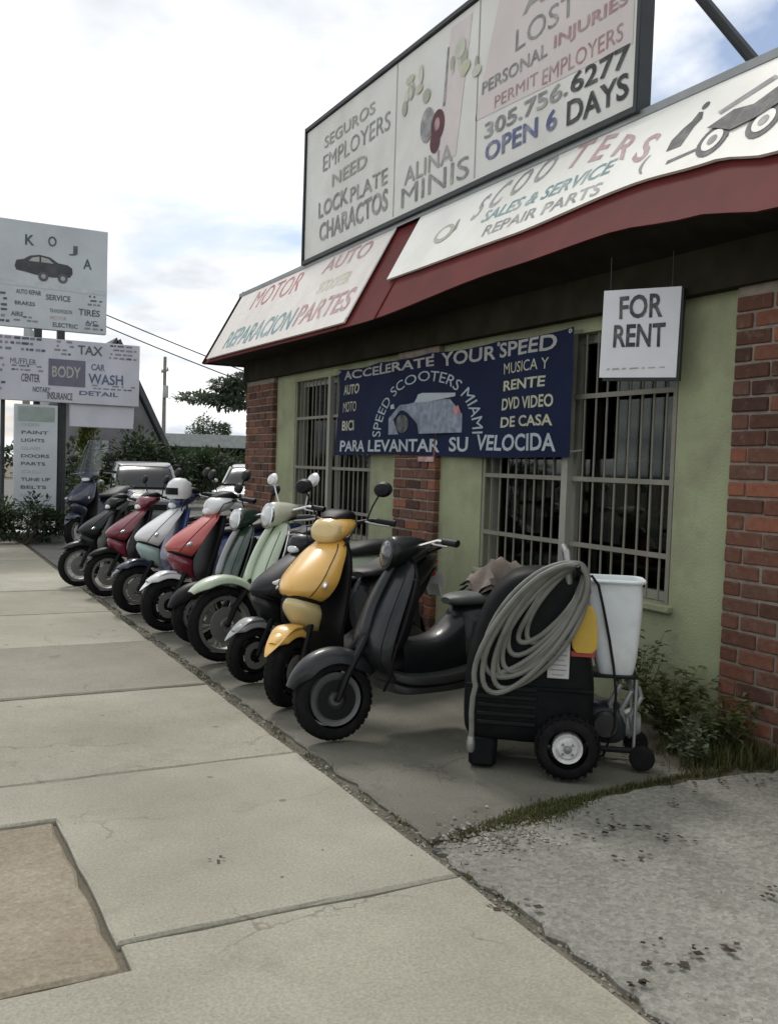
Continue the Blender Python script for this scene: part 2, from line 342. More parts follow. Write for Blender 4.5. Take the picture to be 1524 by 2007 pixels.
def text_mesh(txt, bold=0.0, shear=0.0, spacing=1.0):
    cu_ = bpy.data.curves.new('t', 'FONT'); cu_.body = txt; cu_.size = 1; cu_.offset = 0.0 if 'M' in txt else min(bold, .022); cu_.shear = shear; cu_.space_character = spacing; cu_.resolution_u = 3
    o = bpy.data.objects.new('t', cu_); COL.objects.link(o)
    dg = bpy.context.evaluated_depsgraph_get(); dg.update()
    me = bpy.data.meshes.new_from_object(o.evaluated_get(dg)); bpy.data.objects.remove(o)
    vs = [v.co.copy() for v in me.vertices]; fs = [tuple(p.vertices) for p in me.polygons]
    bpy.data.meshes.remove(me); bpy.data.curves.remove(cu_)
    return vs, fs
def text_part(txt, fmap, u0, u1, v0, v1, material, parent, bold=.02, shear=0, world=True, name='lettering', warp=None, spacing=1.0):
    vs, fs = text_mesh(txt, bold, shear, spacing)
    x0, x1 = min(p.x for p in vs), max(p.x for p in vs); y0, y1 = min(p.y for p in vs), max(p.y for p in vs)
    mb = MB(); q = []
    for p in vs:
        s_, t_ = (p.x-x0)/(x1-x0), (p.y-y0)/max(y1-y0, 1e-6)
        if warp: a, b = warp(s_, t_)
        else: a, b = u0+(u1-u0)*s_, v0+(v1-v0)*t_
        hv = abs(v1-v0) or .12; a += hv*.05*noise.noise((a*5, b*5, 2.0)); b += hv*.07*noise.noise((a*4, b*4, 7.0))
        q.append(fmap(a, b))
    mb.add(q, fs)
    return part(name, mb, material, parent, world=world, smooth=False)
def poly_part(name, pts, fmap, material, parent, world=True):
    mb = MB(); mb.add([fmap(*p) for p in pts], [tuple(range(len(pts)))]); return part(name, mb, material, parent, world=world, smooth=False)
def ellipse(cu_, cv, a, b, n=24, a0=0, a1=2*math.pi): return [(cu_+a*math.cos(a0+(a1-a0)*i/n), cv+b*math.sin(a0+(a1-a0)*i/n)) for i in range(n)]
def copy_tree(o, parent=None):
    c = o.copy(); COL.objects.link(c); c.parent = parent
    for ch in list(o.children): copy_tree(ch, c)
    return c

# ================================================================== GROUND
DIRT = ground_mat('dirt', (.10, .09, .065), (.17, .15, .115), (.06, .055, .04), big=3, stain=.6, bump=.6)
CONC = ground_mat('sidewalk_concrete', (.265, .255, .205), (.365, .35, .29), (.19, .165, .12), big=.7, stain=.6, gum=True, tint=((.90, .88, .84), (1.06, 1.06, 1.05)))
CONC2 = ground_mat('old_sidewalk_concrete', (.215, .20, .16), (.285, .27, .22), (.15, .13, .10), big=.8, stain=.5)
CONCB = ground_mat('brown_patch_concrete', (.20, .165, .115), (.295, .26, .20), (.135, .10, .065), big=1.6, fine=70, stain=.55, bump=.25, aggregate=.08)
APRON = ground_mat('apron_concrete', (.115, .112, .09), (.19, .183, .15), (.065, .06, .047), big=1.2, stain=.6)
ASPH = ground_mat('worn_asphalt', (.195, .19, .165), (.285, .277, .24), (.115, .105, .085), big=1.1, fine=90, stain=.6, bump=.22, aggregate=.2)
ROADM = ground_mat('road_asphalt', (.045, .045, .045), (.07, .07, .068), (.03, .03, .03), stain=.5, aggregate=.25)

mb = MB(); mb.add([(-600, -600, -.16), (600, -600, -.16), (600, 600, -.16), (-600, 600, -.16)], [(0, 1, 2, 3)])
struct('ground', mb, DIRT)
mb = MB(); mb.add([(-12, -40, -.145), (-1.35, -40, -.145), (-1.35, 120, -.145), (-12, 120, -.145)], [(0, 1, 2, 3)])
struct('road', mb, ROADM)
mb = MB(); mb.box((-1.25, 20, -.075), (.2, 80, .17)); struct('kerb', mb, CONC)
mb = MB(); mb.box((.4, 20, -.09), (3.08, 80, .13)); sw = struct('sidewalk', mb, DIRT)
mb = MB(); mb.box((6.0, 20, -.10), (8.1, 80, .13)); struct('soil', mb, DIRT)   # bedding under apron and asphalt, top at -.035

def slab_poly(pts, ztop, thick, ch=.012, jit=.006, step=.12, seed=0, dz=None):
    """slab with slightly ragged edges and a chamfer, polygon given counter-clockwise"""
    rd = random.Random(seed); P = []
    n = len(pts)
    for i in range(n):
        a, b = Vector((*pts[i], 0)), Vector((*pts[(i+1) % n], 0)); L_ = (b-a).length; k = max(1, int(L_/step)); nrm = (b-a).normalized().cross(Vector((0, 0, 1)))
        for j in range(k):
            q = a+(b-a)*(j/k)
            if j: q += nrm*rd.uniform(-jit, jit*.3)
            P.append(q)
    c = sum(P, Vector())/len(P); m_ = len(P)
    top = []
    for i, q in enumerate(P):
        t_ = (P[(i+1) % m_]-P[i-1]).normalized(); inn = Vector((0, 0, 1)).cross(t_)
        top.append(q+inn*ch*rd.uniform(.6, 1.4))
    z = (lambda q: ztop+(dz(q) if dz else 0))
    vs = [(q.x, q.y, ztop-thick) for q in P]+[(q.x, q.y, z(q)-ch*.8) for q in P]+[(q.x, q.y, z(q)) for q in top]
    fs = [(i, (i+1) % m_, m_+(i+1) % m_, m_+i) for i in range(m_)]+[(m_+i, m_+(i+1) % m_, 2*m_+(i+1) % m_, 2*m_+i) for i in range(m_)]+[tuple(2*m_+i for i in range(m_))]
    mb_ = MB(); mb_.add(vs, fs); return mb_
g = .009
ys = [-2.0, -.35, 1.32, 2.97]+[2.97+1.66*i for i in range(1, 22)]
k = 0
for a, b in zip(ys[:-1], ys[1:]):
    k += 1
    x0, x1 = -1.13, 1.90
    if abs(a-2.97) < .01:      # slab with the brown patch let into its street side
        pts = [(.625, a+g), (x1, a+g), (x1, b-g), (x0, b-g), (x0, 4.13), (.60, 4.13)]
    elif abs(b-2.97) < .01:
        pts = [(x0, a+g), (x1, a+g), (x1, b-g), (.635, b-g), (.635, 2.80), (x0, 2.80)]
    else: pts = [(x0, a+g), (x1, a+g), (x1, b-g), (x0, b-g)]
    o = part('slab', slab_poly(pts, .0, .045, seed=k, dz=lambda q, k=k: .004*math.sin(k*2.3)), CONC2 if abs(a-6.29) < .02 else CONC, sw, smooth=False)
o = part('slab', slab_poly([(-1.13, 2.82), (.610, 2.82), (.585, 4.11), (-1.13, 4.11)], -.006, .04, seed=91, jit=.014), CONCB, sw, smooth=False, label='brown rough concrete patch let into the pavement')

# shop apron (concrete) and worn asphalt in front
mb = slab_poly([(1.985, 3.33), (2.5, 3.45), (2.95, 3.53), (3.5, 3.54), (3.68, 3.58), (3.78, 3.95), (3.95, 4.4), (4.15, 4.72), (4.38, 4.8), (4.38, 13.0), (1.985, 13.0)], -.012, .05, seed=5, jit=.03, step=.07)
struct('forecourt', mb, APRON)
mb = slab_poly([(1.935, -2), (9.9, -2), (9.9, 3.36), (4.4, 3.40), (3.6, 3.49), (3.0, 3.48), (2.5, 3.39), (1.95, 3.26)], -.008, .05, seed=6, jit=.035, step=.07)
struct('asphalt_lot', mb, ASPH)
mb = MB(); mb.add([(1.98, 13.05, -.02), (9.9, 13.05, -.02), (9.9, 60, -.02), (1.98, 60, -.02)], [(0, 1, 2, 3)])
struct('rear_lot', mb, ground_mat('rear_lot_asphalt', (.12, .12, .11), (.18, .175, .16), (.07, .065, .055), stain=.6, aggregate=.25))

# ================================================================== SHOP BUILDING
WX = 4.40
shop = root('shop_building', 'green plaster shop with brick piers, barred windows and red slanted awning', 'shop', (WX, 8, 0))
def wallbox(lo, hi, m_=GREEN, name='wall'):
    mb = MB(); mb.box([(a+b)/2 for a, b in zip(lo, hi)], [b-a for a, b in zip(lo, hi)]); return part(name, mb, m_, shop, world=True, smooth=False)
ZT = 2.66; SILL = .71; WT = 2.56
for a, b in ((1.0, 2.92), (4.02, 4.51), (6.76, 7.46), (8.26, 8.88), (11.08, 11.72)):
    wallbox((WX, a, -.05), (WX+.22, b, ZT))
for a, b in ((4.51, 6.76), (8.88, 11.08)):
    wallbox((WX, a, -.05), (WX+.22, b, SILL-.05)); wallbox((WX, a, WT), (WX+.22, b, ZT))
    mb = MB(); mb.cbox((WX-.05, a-.04, SILL-.05), (WX+.2, b+.04, SILL), .01); part('sill', mb, GREEN, shop, world=True)
wallbox((WX-.10, 1.0, ZT), (WX+.3, 12.83, 2.93), DARKTRIMSHADE, 'shaded_header')  # soffit drop; the shade under the awning is put into its dark colour
mb = MB(); mb.box((WX+3.2, 1.0, 1.9), (6.4, .2, 3.9)); part('end_wall', mb, GREEN, shop, world=True, smooth=False)
mb = MB(); mb.box((WX+3.2, 12.75, 1.85), (6.0, .16, 3.9)); part('end_wall', mb, GREEN, shop, world=True, smooth=False)
mb = MB(); mb.box((WX+6.3, 7, 1.9), (.2, 12, 3.9)); part('rear_wall', mb, GREEN, shop, world=True, smooth=False)
mb = MB(); mb.box((WX+3.35, 7, 3.88), (6.3, 12.2, .12)); part('roof', mb, GREYMETAL, shop, world=True, smooth=False)
# interior shell so that the windows look into a dim room
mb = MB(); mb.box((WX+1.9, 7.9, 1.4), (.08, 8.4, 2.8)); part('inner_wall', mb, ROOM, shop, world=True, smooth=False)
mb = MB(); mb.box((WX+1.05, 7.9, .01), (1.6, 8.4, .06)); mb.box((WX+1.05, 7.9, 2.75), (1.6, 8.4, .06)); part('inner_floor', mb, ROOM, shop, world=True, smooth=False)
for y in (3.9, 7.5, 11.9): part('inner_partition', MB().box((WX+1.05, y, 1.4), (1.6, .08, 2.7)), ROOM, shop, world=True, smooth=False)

# brick piers
BH, BL_, J = .0975, .272, .014
bm0 = MB().cbox((-.05, -BL_/2+J/2, -BH/2+J/2), (.05, BL_/2-J/2, BH/2-J/2), .006).mesh('brick', False); bm0.materials.append(BRICK)
bmh = MB().cbox((-.05, -BL_/4+J/2, -BH/2+J/2), (.05, BL_/4-J/2, BH/2-J/2), .006).mesh('brick_half', False); bmh.materials.append(BRICK)
rb = random.Random(3)
def pier(y0, y1, seen, label):
    core = MB().box((WX+.05, (y0+y1)/2, ZT/2-.03), (.2, y1-y0-.012, ZT+.06-.004)); pc = part('brick_pier', core, MORTAR, shop, world=True, smooth=False, label=label)
    rest = MB(); nrow = int(ZT/BH); n_ = 0
    for r_ in range(nrow+1):
        z = BH*(r_+.5)-.03
        if z+BH/2 > ZT+.03: break
        y = y1; half = r_ % 2
        while y > y0+.06:
            L_ = BL_/2 if half else BL_
            if y-L_ < y0: L_ = BL_/2
            if y-L_ < y0-.03: break
            c = Vector((WX-.012+rb.uniform(-.004, .004), y-L_/2, z)); me = bm0 if L_ > .2 else bmh
            if seen(c):
                o = bpy.data.objects.new('brick', me); COL.objects.link(o); o.parent = pc; o.location = c-shop.location; o.rotation_euler = (rb.uniform(-.02, .02), rb.uniform(-.04, .04), rb.uniform(-.02, .02)); o.scale = (1, rb.uniform(.95, 1.02), rb.uniform(.92, 1.03)); n_ += 1
            else:
                hl = L_/2-J/2; rest.cbox((c.x-.05, c.y-hl, c.z-BH/2+J/2), (c.x+.05, c.y+hl, c.z+BH/2-J/2), .006)
            y -= L_; half = 0
    if rest.v:
        o = part('brickwork', rest, BRICK, pc, world=True, smooth=False); o['kind'] = 'stuff'
    return n_
nb = pier(2.92, 4.02, lambda c: c.y > 3.42, 'brick pier nearest the camera')
nb += pier(7.46, 8.26, lambda c: c.z < 1.75 and c.z > .3, 'brick pier between the two windows')
nb += pier(11.72, 12.80, lambda c: c.z > .75 and c.z < 2.6, 'brick pier at the far corner')

# windows with bars
def window(a, b, mull, hbars, post):
    fr = MB()
    for y in (a+.03, b-.03)+mull: fr.box((WX+.12, y, (SILL+WT)/2), (.07, .06, WT-SILL-.004))
    for z in (SILL+.035, WT-.035): fr.box((WX+.122, (a+b)/2, z), (.066, b-a-.01, .06))
    wf = part('window', fr, WINFRAME, shop, world=True, smooth=False)
    edges = sorted((a+.06, b-.06)+mull)
    for y0, y1 in zip(edges[:-1], edges[1:]):
        part('pane', MB().box((WX+.125, (y0+y1)/2, (SILL+WT)/2), (.008, y1-y0-.061 if mull else y1-y0, WT-SILL-.13)), GLASS, wf, world=True, smooth=False)
    gr = MB()
    for z in hbars: gr.box((WX+.012, (a+b)/2, z), (.012, b-a-.02, .034))
    for y in (a+.03, b-.03): gr.box((WX+.013, y, (SILL+WT)/2), (.016, .035, WT-SILL-.02))
    grille = part('window_grille', gr, BARM, shop, world=True, smooth=False)
    n_ = int((b-a)/.118); bar = None
    for i in range(1, n_):
        y = a+(b-a)*i/n_
        if abs(y-post) < .05: continue
        rr = .0085
        if bar is None: bar = MB().tube([(0, 0, -(WT-SILL)/2+.01), (0, 0, (WT-SILL)/2-.01)], rr, 6).mesh('bar'); bar.materials.append(BARM)
        o = bpy.data.objects.new('bar', bar); COL.objects.link(o); o.parent = grille
        o.location = Vector((WX+.028+rb.uniform(-.002, .002), y+rb.uniform(-.008, .008), (SILL+WT)/2))-shop.location; o.rotation_euler = (rb.uniform(-.006, .006), 0, 0)
    part('post', MB().box((WX-.005, post, (SILL+WT)/2-.1), (.05, .07, WT-SILL+.2)), WINFRAME, grille, world=True, smooth=False)
window(4.51, 6.76, (5.63,), (1.02, 1.50, 2.10), 5.60)
window(8.88, 11.08, (9.95,), (1.02, 1.50, 2.10), 9.97)
mb = MB().box((WX+.05, 6.72, 1.6), (.03, .05, 1.8)); 

# things inside the windows
shelf = root('display_shelf', 'dim shelf rack behind the near barred window', 'shelf', (WX+.75, 5.2, .04))
for z in (.85, 1.25, 1.65): part('shelf_board', MB().box((0, 0, z-.04), (.35, 1.2, .025)), mat('shelf_wood', (.12, .09, .06), .7), shelf, smooth=False)
for y in (-.58, .58): part('upright', MB().box((0, y, .9), (.34, .03, 1.8)), mat('shelf_wood', (.12, .09, .06), .7), shelf, smooth=False)
bx = [('pale grey carton on the low shelf inside the near window', (.38, .37, .33), -.42, .862-.0, .16, .30), ('brown carton on the low shelf inside the near window', (.22, .14, .07), -.12, .862, .22, .20), ('dull red tin on the low shelf inside the near window', (.25, .05, .04), .2, .862, .14, .18),
      ('cream packet on the middle shelf inside the near window', (.45, .42, .33), -.4, 1.262, .12, .22), ('dark maroon box on the middle shelf inside the near window', (.10, .03, .04), 0, 1.262, .3, .2), ('white helmet box on the top shelf inside the near window', (.45, .45, .43), -.3, 1.662, .2, .22)]
for i, (lb, c, y, z, w_, h_) in enumerate(bx):
    z0 = z+.04-.027
    single('carton', MB().cbox((WX+.62, 5.2+y-w_/2, z0), (WX+.86, 5.2+y+w_/2, z0+h_), .006), mat('carton%d' % i, c, .8), lb, 'box', (WX+.74, 5.2+y, z0), 'goods behind the window', smooth=False)

# awning
AX0, AZ0, AX1, AZ1 = 3.84, 2.93, 4.40, 3.96
def lerp_tab(tab, y):
    if y <= tab[0][0]: return tab[0][1]
    for (a, va), (b, vb) in zip(tab[:-1], tab[1:]):
        if y <= b:
            f = (y-a)/(b-a); f = f*f*(3-2*f); return va+(vb-va)*f
    return tab[-1][1]
BOT = [(1.0, -.10), (3.3, -.05), (3.95, .05), (4.63, .11), (5.7, .075), (8.0, -.055), (13.2, -.01)]
PB = [(1.0, .18), (3.47, .27), (3.96, .36), (4.6, .40), (5.9, .335), (7.8, .32)]
def aw(y, t, off=0.0):
    n_ = Vector((-(AZ1-AZ0), 0, AX1-AX0)).normalized()
    return Vector((AX0+(AX1-AX0)*t, y, AZ0+(AZ1-AZ0)*t))+n_*off
Y_A, Y_B = 1.0, 13.2
yy = [Y_A+(Y_B-Y_A)*i/60 for i in range(61)]
mb = MB(); vs = []; 
for y in yy:
    b0 = lerp_tab(BOT, y)
    vs += [aw(y, b0), aw(y, 1.0), aw(y, 1.0)+Vector((.03, 0, 0)), aw(y, b0)+Vector((.03, 0, -.0))]
fs = []
for i in range(60):
    for k in range(4): fs.append((i*4+k, i*4+(k+1) % 4, (i+1)*4+(k+1) % 4, (i+1)*4+k))
fs += [(0, 1, 2, 3), (240, 241, 242, 243)]
mb.add(vs, fs); awn = part('awning', mb, REDMETAL, shop, world=True, smooth=False)
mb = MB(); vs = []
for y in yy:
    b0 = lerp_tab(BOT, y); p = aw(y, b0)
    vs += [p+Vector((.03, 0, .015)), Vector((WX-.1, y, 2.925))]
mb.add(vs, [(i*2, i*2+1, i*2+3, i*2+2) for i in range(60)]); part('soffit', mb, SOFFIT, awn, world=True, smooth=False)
mb = MB(); mb.add([aw(13.2, 0)+Vector((0, .004, -.02)), aw(13.2, 1)+Vector((0, .004, 0)), Vector((WX+.1, 13.204, 3.95)), Vector((WX+.1, 13.204, 2.91))], [(0, 1, 2, 3)])
mb.add([Vector((p.x, p.y+.03, p.z)) for p in mb.v[:4]], [(0, 3, 2, 1)]); part('awning_end', mb, DARKTRIMSHADE, awn, world=True, smooth=False)
mb = MB(); mb.tube([aw(13.2, -.02, .012), aw(13.2, 1.02, .012)], .022, 6); part('edge_trim', mb, DARKTRIMSHADE, awn, world=True)
mb = MB(); mb.add([(AX1-.07, Y_A, 3.955), (AX1-.07, Y_B, 3.955), (AX1+.2, Y_B, 4.03), (AX1+.2, Y_A, 4.03), (AX1-.075, Y_A, 3.90), (AX1-.075, Y_B, 3.90)], [(0, 1, 2, 3), (0, 4, 5, 1)])
part('flashing', mb, GREYMETAL, awn, world=True, smooth=False)
mb = MB(); mb.box((WX+.1, (1.0+13.2)/2, 3.96), (.12, 12.2, .1)); part('parapet', mb, GREYMETAL, awn, world=True, smooth=False)
# seams on the red sheet
for y in (7.72, 8.55):
    part('seam', MB().tube([aw(y, lerp_tab(BOT, y), .004), aw(y, .97, .004)], .008, 5), REDMETAL, awn, world=True)

def sheet(name, y0, y1, bot, top, m_, parent, n_=40, off=.012, th=.02, world=True):
    vs = []
    for i in range(n_+1):
        y = y1+(y0-y1)*i/n_; b_ = bot(y); t_ = top(y)
        vs += [aw(y, b_, off+th), aw(y, t_, off+th), aw(y, t_, off), aw(y, b_, off)]
    fs = [(i*4+k, i*4+(k+1) % 4, (i+1)*4+(k+1) % 4, (i+1)*4+k) for i in range(n_) for k in range(4)]+[(0, 1, 2, 3), (n_*4, n_*4+1, n_*4+2, n_*4+3)]
    mb = MB(); mb.add(vs, fs); return part(name, mb, m_, parent, world=world, smooth=False)
def awf(u, v): return aw(-u, v, .034)

s1 = root('awning_sign', 'white slanted sign board with red and green lettering at far end of the awning', 'sign', (3.9, 10.7, 2.95), group='sign boards on the awning')
sheet('board', 8.38, 13.06, lambda y: lerp_tab(BOT, y)+.035, lambda y: .95, SIGNPINK, s1)
part('board_edge', MB().tube([aw(8.36, .02, .03), aw(8.36, .95, .03)], .012, 5), SIGNW, s1, world=True)
text_part('MOTOR', awf, -12.25, -10.55, .62, .88, PRINTRED, s1, .03)
text_part('AUTO', awf, -9.95, -8.75, .72, .90, PRINTPINK, s1, .02)
text_part('SCOOTER', awf, -9.75, -8.9, .46, .60, PRINTYEL, s1, .02)
text_part('REPARACION', awf, -12.5, -10.05, .10, .36, PRINTTEAL, s1, .03)
text_part('PARTES', awf, -9.95, -8.5, .12, .36, PRINTPINK, s1, .03)

s2 = root('awning_sign', 'long white slanted sign board reading SCOOTERS with a motorbike drawing', 'sign', (4.05, 4.6, 3.25), group='sign boards on the awning')
sheet('board', 1.1, 7.86, lambda y: lerp_tab(PB, y), lambda y: .965, SIGNW, s2, 60)
def warpS(s_, t_):
    u = -6.72+2.16*s_; arch = .60+.13*math.sin(math.pi*min(1, s_*1.05))+(.02 if s_ < .8 else -(s_-.8)*.35); return u, arch+.19*t_
text_part('S C O O', awf, 0, 0, 0, 0, PRINTGRY, s2, .03, .35, warp=lambda s_, t_: warpS(s_*.45, t_))
text_part('T E R S', awf, 0, 0, 0, 0, PRINTPINK, s2, .035, .35, warp=lambda s_, t_: warpS(.55+s_*.45, t_))
text_part('SALES & SERVICE', awf, -6.5, -4.92, .555, .655, PRINTTEAL, s2, .02, .2)
text_part('REPAIR PARTS', awf, -6.35, -4.95, .415, .505, PRINTGRY, s2, .02)
for r_ in (.16, .10): poly_part('swirl_mark', ellipse(-7.1, .6, r_, r_*.5, 20), lambda u, v, r_=r_: aw(-u, v, .036 if r_ > .12 else .038), PRINTCREAM if r_ > .12 else SIGNW, s2)
poly_part('swirl_mark', [(-7.0, .55), (-6.9, .60), (-6.93, .70), (-6.97, .68), (-6.95, .61), (-7.02, .57)], awf, PRINTGRY, s2)
# rider figure and motorbike drawing
poly_part('rider_figure', [(-4.42, .55), (-4.30, .55), (-4.26, .66), (-4.22, .70), (-4.24, .75), (-4.28, .76), (-4.31, .71), (-4.36, .68), (-4.42, .62)], awf, PRINTBLK, s2)
poly_part('rider_figure', ellipse(-4.245, .79, .03, .025, 12), awf, PRINTBLK, s2)
for cu_ in (-4.02, -3.66):
    for rr_, mm_, of in ((.115, PRINTBLK, .036), (.075, SIGNW, .038), (.035, PRINTGRY, .040)): poly_part('bike_drawing', ellipse(cu_, .50, rr_, rr_*.85, 18), lambda u, v, of=of: aw(-u, v, of), mm_, s2)
poly_part('bike_drawing', [(-4.12, .60), (-3.95, .66), (-3.80, .64), (-3.66, .70), (-3.56, .66), (-3.60, .58), (-3.72, .54), (-3.90, .52), (-4.02, .57)], lambda u, v: aw(-u, v, .042), PRINTBLK, s2)
poly_part('bike_drawing', [(-4.10, .70), (-3.75, .80), (-3.70, .77), (-4.06, .67)], awf, PRINTGRY, s2)
poly_part('bike_drawing', [(-3.55, .72), (-3.30, .74), (-3.30, .70), (-3.55, .69)], awf, PRINTGRY, s2)
poly_part('underline_mark', [(-4.36, .475), (-3.9, .50), (-3.9, .485), (-4.36, .45)], awf, PRINTBLK, s2)
text_part('(', awf, -4.62, -4.56, .45, .57, PRINTGRY, s2, .02)

# rooftop sign
SX = 4.32
big = root('rooftop_sign', 'large framed billboard reading OPEN 6 DAYS standing above the awning', 'billboard', (SX+.12, 7.9, 3.97))
def bs(u, v): return Vector((SX+.002, -u, v))
YS0, YS1, ZS0, ZS1 = 4.95, 10.74, 3.99, 5.52
part('face', MB().box((SX+.02, (YS0+YS1)/2, (ZS0+ZS1)/2), (.03, YS1-YS0-.02, ZS1-ZS0-.02)), SIGNW, big, world=True, smooth=False)
fr = MB()
part('back_box', MB().box((SX+.065, (YS0+YS1)/2, (ZS0+ZS1)/2), (.05, YS1-YS0-.04, ZS1-ZS0-.04)), DKFRAME, big, world=True, smooth=False)
for (lo, hi) in (((SX-.02, YS0-.03, ZS0-.05), (SX+.10, YS1+.03, ZS0)), ((SX-.02, YS0-.03, ZS1), (SX+.10, YS1+.03, ZS1+.05)), ((SX-.022, YS0-.045, ZS0-.052), (SX+.102, YS0, ZS1+.052)), ((SX-.022, YS1, ZS0-.052), (SX+.06, YS1+.03, ZS1+.052))):
    part('frame_rail', MB().cbox(lo, hi, .006), DKFRAME, big, world=True)
part('pink_field', MB().add([bs(-6.95, 4.50), bs(-5.0, 4.42), bs(-5.0, 5.50), bs(-6.6, 5.50)], [(0, 1, 2, 3)]), PRINTPINKBG, big, world=True, smooth=False)
def bt(u, v): return Vector((SX-.001, -u, v))
def bt2(u, v): return Vector((SX-.003, -u, v))
for txt, u0, u1, v0, v1, m_, bo in (
    ('OPEN 6', -6.77, -5.80, 4.105, 4.265, PRINTBLUE, .03), ('DAYS', -5.68, -5.02, 4.07, 4.25, PRINTBLK, .055),
    ('305.756.', -6.79, -5.68, 4.305, 4.435, PRINTGRY, .02), ('6277', -5.65, -5.02, 4.29, 4.44, PRINTBLK, .04),
    ('PERMIT', -6.65, -6.06, 4.515, 4.61, PRINTPINK, .03), ('EMPLOYERS', -6.0, -5.1, 4.48, 4.60, PRINTPINK, .03),
    ('PERSONAL', -6.85, -5.95, 4.685, 4.79, PRINTGRY, .02), ('INJURIES', -5.87, -5.06, 4.68, 4.80, PRINTPINK, .03),
    ('LOST', -6.38, -5.62, 4.87, 5.04, PRINTGRY, .0), ('ATTN', -6.30, -5.2, 5.12, 5.26, PRINTFADE, .02), ('AUTO', -6.25, -5.3, 5.31, 5.44, PRINTPINK, .02),
    ('EMPLOYERS', -10.22, -8.54, 4.92, 5.10, PRINTGRY, .03), ('SEGUROS', -10.2, -8.9, 5.18, 5.31, PRINTFADE, .01), ('NEED', -9.95, -9.05, 4.68, 4.82, PRINTFADE, .02),
    ('LOCK', -10.32, -9.5, 4.40, 4.585, PRINTGRY, .05), ('PLATE', -9.45, -8.56, 4.385, 4.545, PRINTGRY, .01), ('CHARACTOS', -10.28, -8.54, 4.12, 4.335, PRINTGRY, .04),
    ('ALINA', -8.2, -7.3, 4.27, 4.43, PRINTFADE, .01), ('MINIS', -8.25, -7.02, 4.06, 4.25, PRINTGRY, .01)):
    text_part(txt, bt, u0, u1, v0, v1, m_, big, bo)
poly_part('emblem_field', [(-7.62, 4.30), (-7.25, 4.30), (-7.05, 5.45), (-7.40, 5.45)], bs, mat('print_blush', (.74, .66, .64), .5, var=.05), big)
for e in ((-7.78, 4.72, .13, .16, PRINTGRY), (-7.58, 4.66, .12, .14, PRINTMAR), (-7.62, 4.52, .09, .10, PRINTMAR)): poly_part('emblem_mark', ellipse(e[0], e[1], e[2], e[3], 18), bt if e[4] is PRINTGRY else (lambda u, v, d=.003+.0008*(e[1] < 4.6): Vector((SX-d, -u, v))), e[4], big)
poly_part('emblem_mark', ellipse(-7.585, 4.67, .05, .06, 14), lambda u, v: Vector((SX-.005, -u, v)), PRINTPINK, big)
poly_part('emblem_mark', [(-7.50, 4.80), (-7.46, 4.80), (-7.42, 5.30), (-7.45, 5.30)], bt, PRINTGRY, big)
for cx_, cz_ in ((-8.02, 5.12), (-7.15, 5.06)):
    for k_ in range(9):
        a_ = random.Random(k_*7+int(cx_*10)).uniform; ox, oz = a_(-.22, .22), a_(-.14, .16)
        poly_part('olive_blotch', ellipse(cx_+ox, cz_+oz, a_(.03, .09), a_(.04, .09), 12), lambda u, v, k_=k_: Vector((SX-.001-.0006*k_, -u, v)), (PRINTYEL, PRINTCREAM, mat('print_pale_olive', (.66, .66, .55), .6))[k_ % 3], big)
for u_ in (-8.42, -6.93): poly_part('column_line', [(u_-.008, 4.02), (u_+.008, 4.02), (u_+.008, 5.5), (u_-.008, 5.5)], bs, PRINTFADE, big)
for y in (5.4, 7.0, 8.6, 10.2): part('stand_leg', MB().box((SX+.135, y, 4.2), (.06, .06, 1.1)), DKFRAME, big, world=True, smooth=False)
part('brace', MB().tube([(5.05, 5.30, 5.16), (5.05, 4.60, 4.30)], .042, 8), DKFRAME, big, world=True)
part('brace', MB().tube([(4.45, 5.30, 5.16), (5.05, 5.30, 5.16)], .03, 8), DKFRAME, big, world=True)
part('brace', MB().tube([(5.05, 4.60, 4.32), (5.05, 4.52, 3.94)], .04, 8), DKFRAME, big, world=True)

# banner over the bars
ban = root('wall_banner', 'navy printed banner with white lettering strung across the window bars', 'banner', (WX-.08, 7.57, 1.65))
def bz(y, z):   # slight billow of the vinyl
    return .014*math.sin(y*2.3+z*2)+.010*math.sin(y*6.1-z*3)+.006*math.sin(y*13+z*9)*max(0, (z-2.2)*2.5)+.012*noise.noise((y*1.6, z*2.2, 3))
vs = []; ny, nz = 110, 14
for i in range(ny+1):
    y = 9.64-(9.64-5.48)*i/ny
    for j in range(nz+1):
        z0, z1 = 1.655+.012*math.sin(y*1.7), 2.60-.022*abs(math.sin((y-5.48)*math.pi/1.04)); z = z0+(z1-z0)*j/nz; vs.append((WX-.08+bz(y, z), y, z))
mb = MB(); mb.add(vs, [(i*(nz+1)+j, i*(nz+1)+j+1, (i+1)*(nz+1)+j+1, (i+1)*(nz+1)+j) for i in range(ny) for j in range(nz)]); part('vinyl', mb, NAVY, ban, world=True)
def bf(u, v): return Vector((WX-.083+bz(-u, v), -u, v))
def bf2(u, v): return Vector((WX-.0855+bz(-u, v), -u, v))
text_part('ACCELERATE', bf, -9.5, -7.50, 2.475, 2.565, PRINTFADE, ban, .03); text_part('YOUR SPEED', bf, -7.35, -5.68, 2.455, 2.575, PRINTFADE, ban, .02)
text_part('PARA LEVANTAR', bf, -9.52, -7.38, 1.69, 1.81, PRINTPALE, ban, .035); text_part('SU', bf, -7.22, -6.86, 1.695, 1.82, PRINTPALE, ban, .035); text_part('VELOCIDA', bf, -6.72, -5.63, 1.70, 1.835, PRINTPALE, ban, .05)
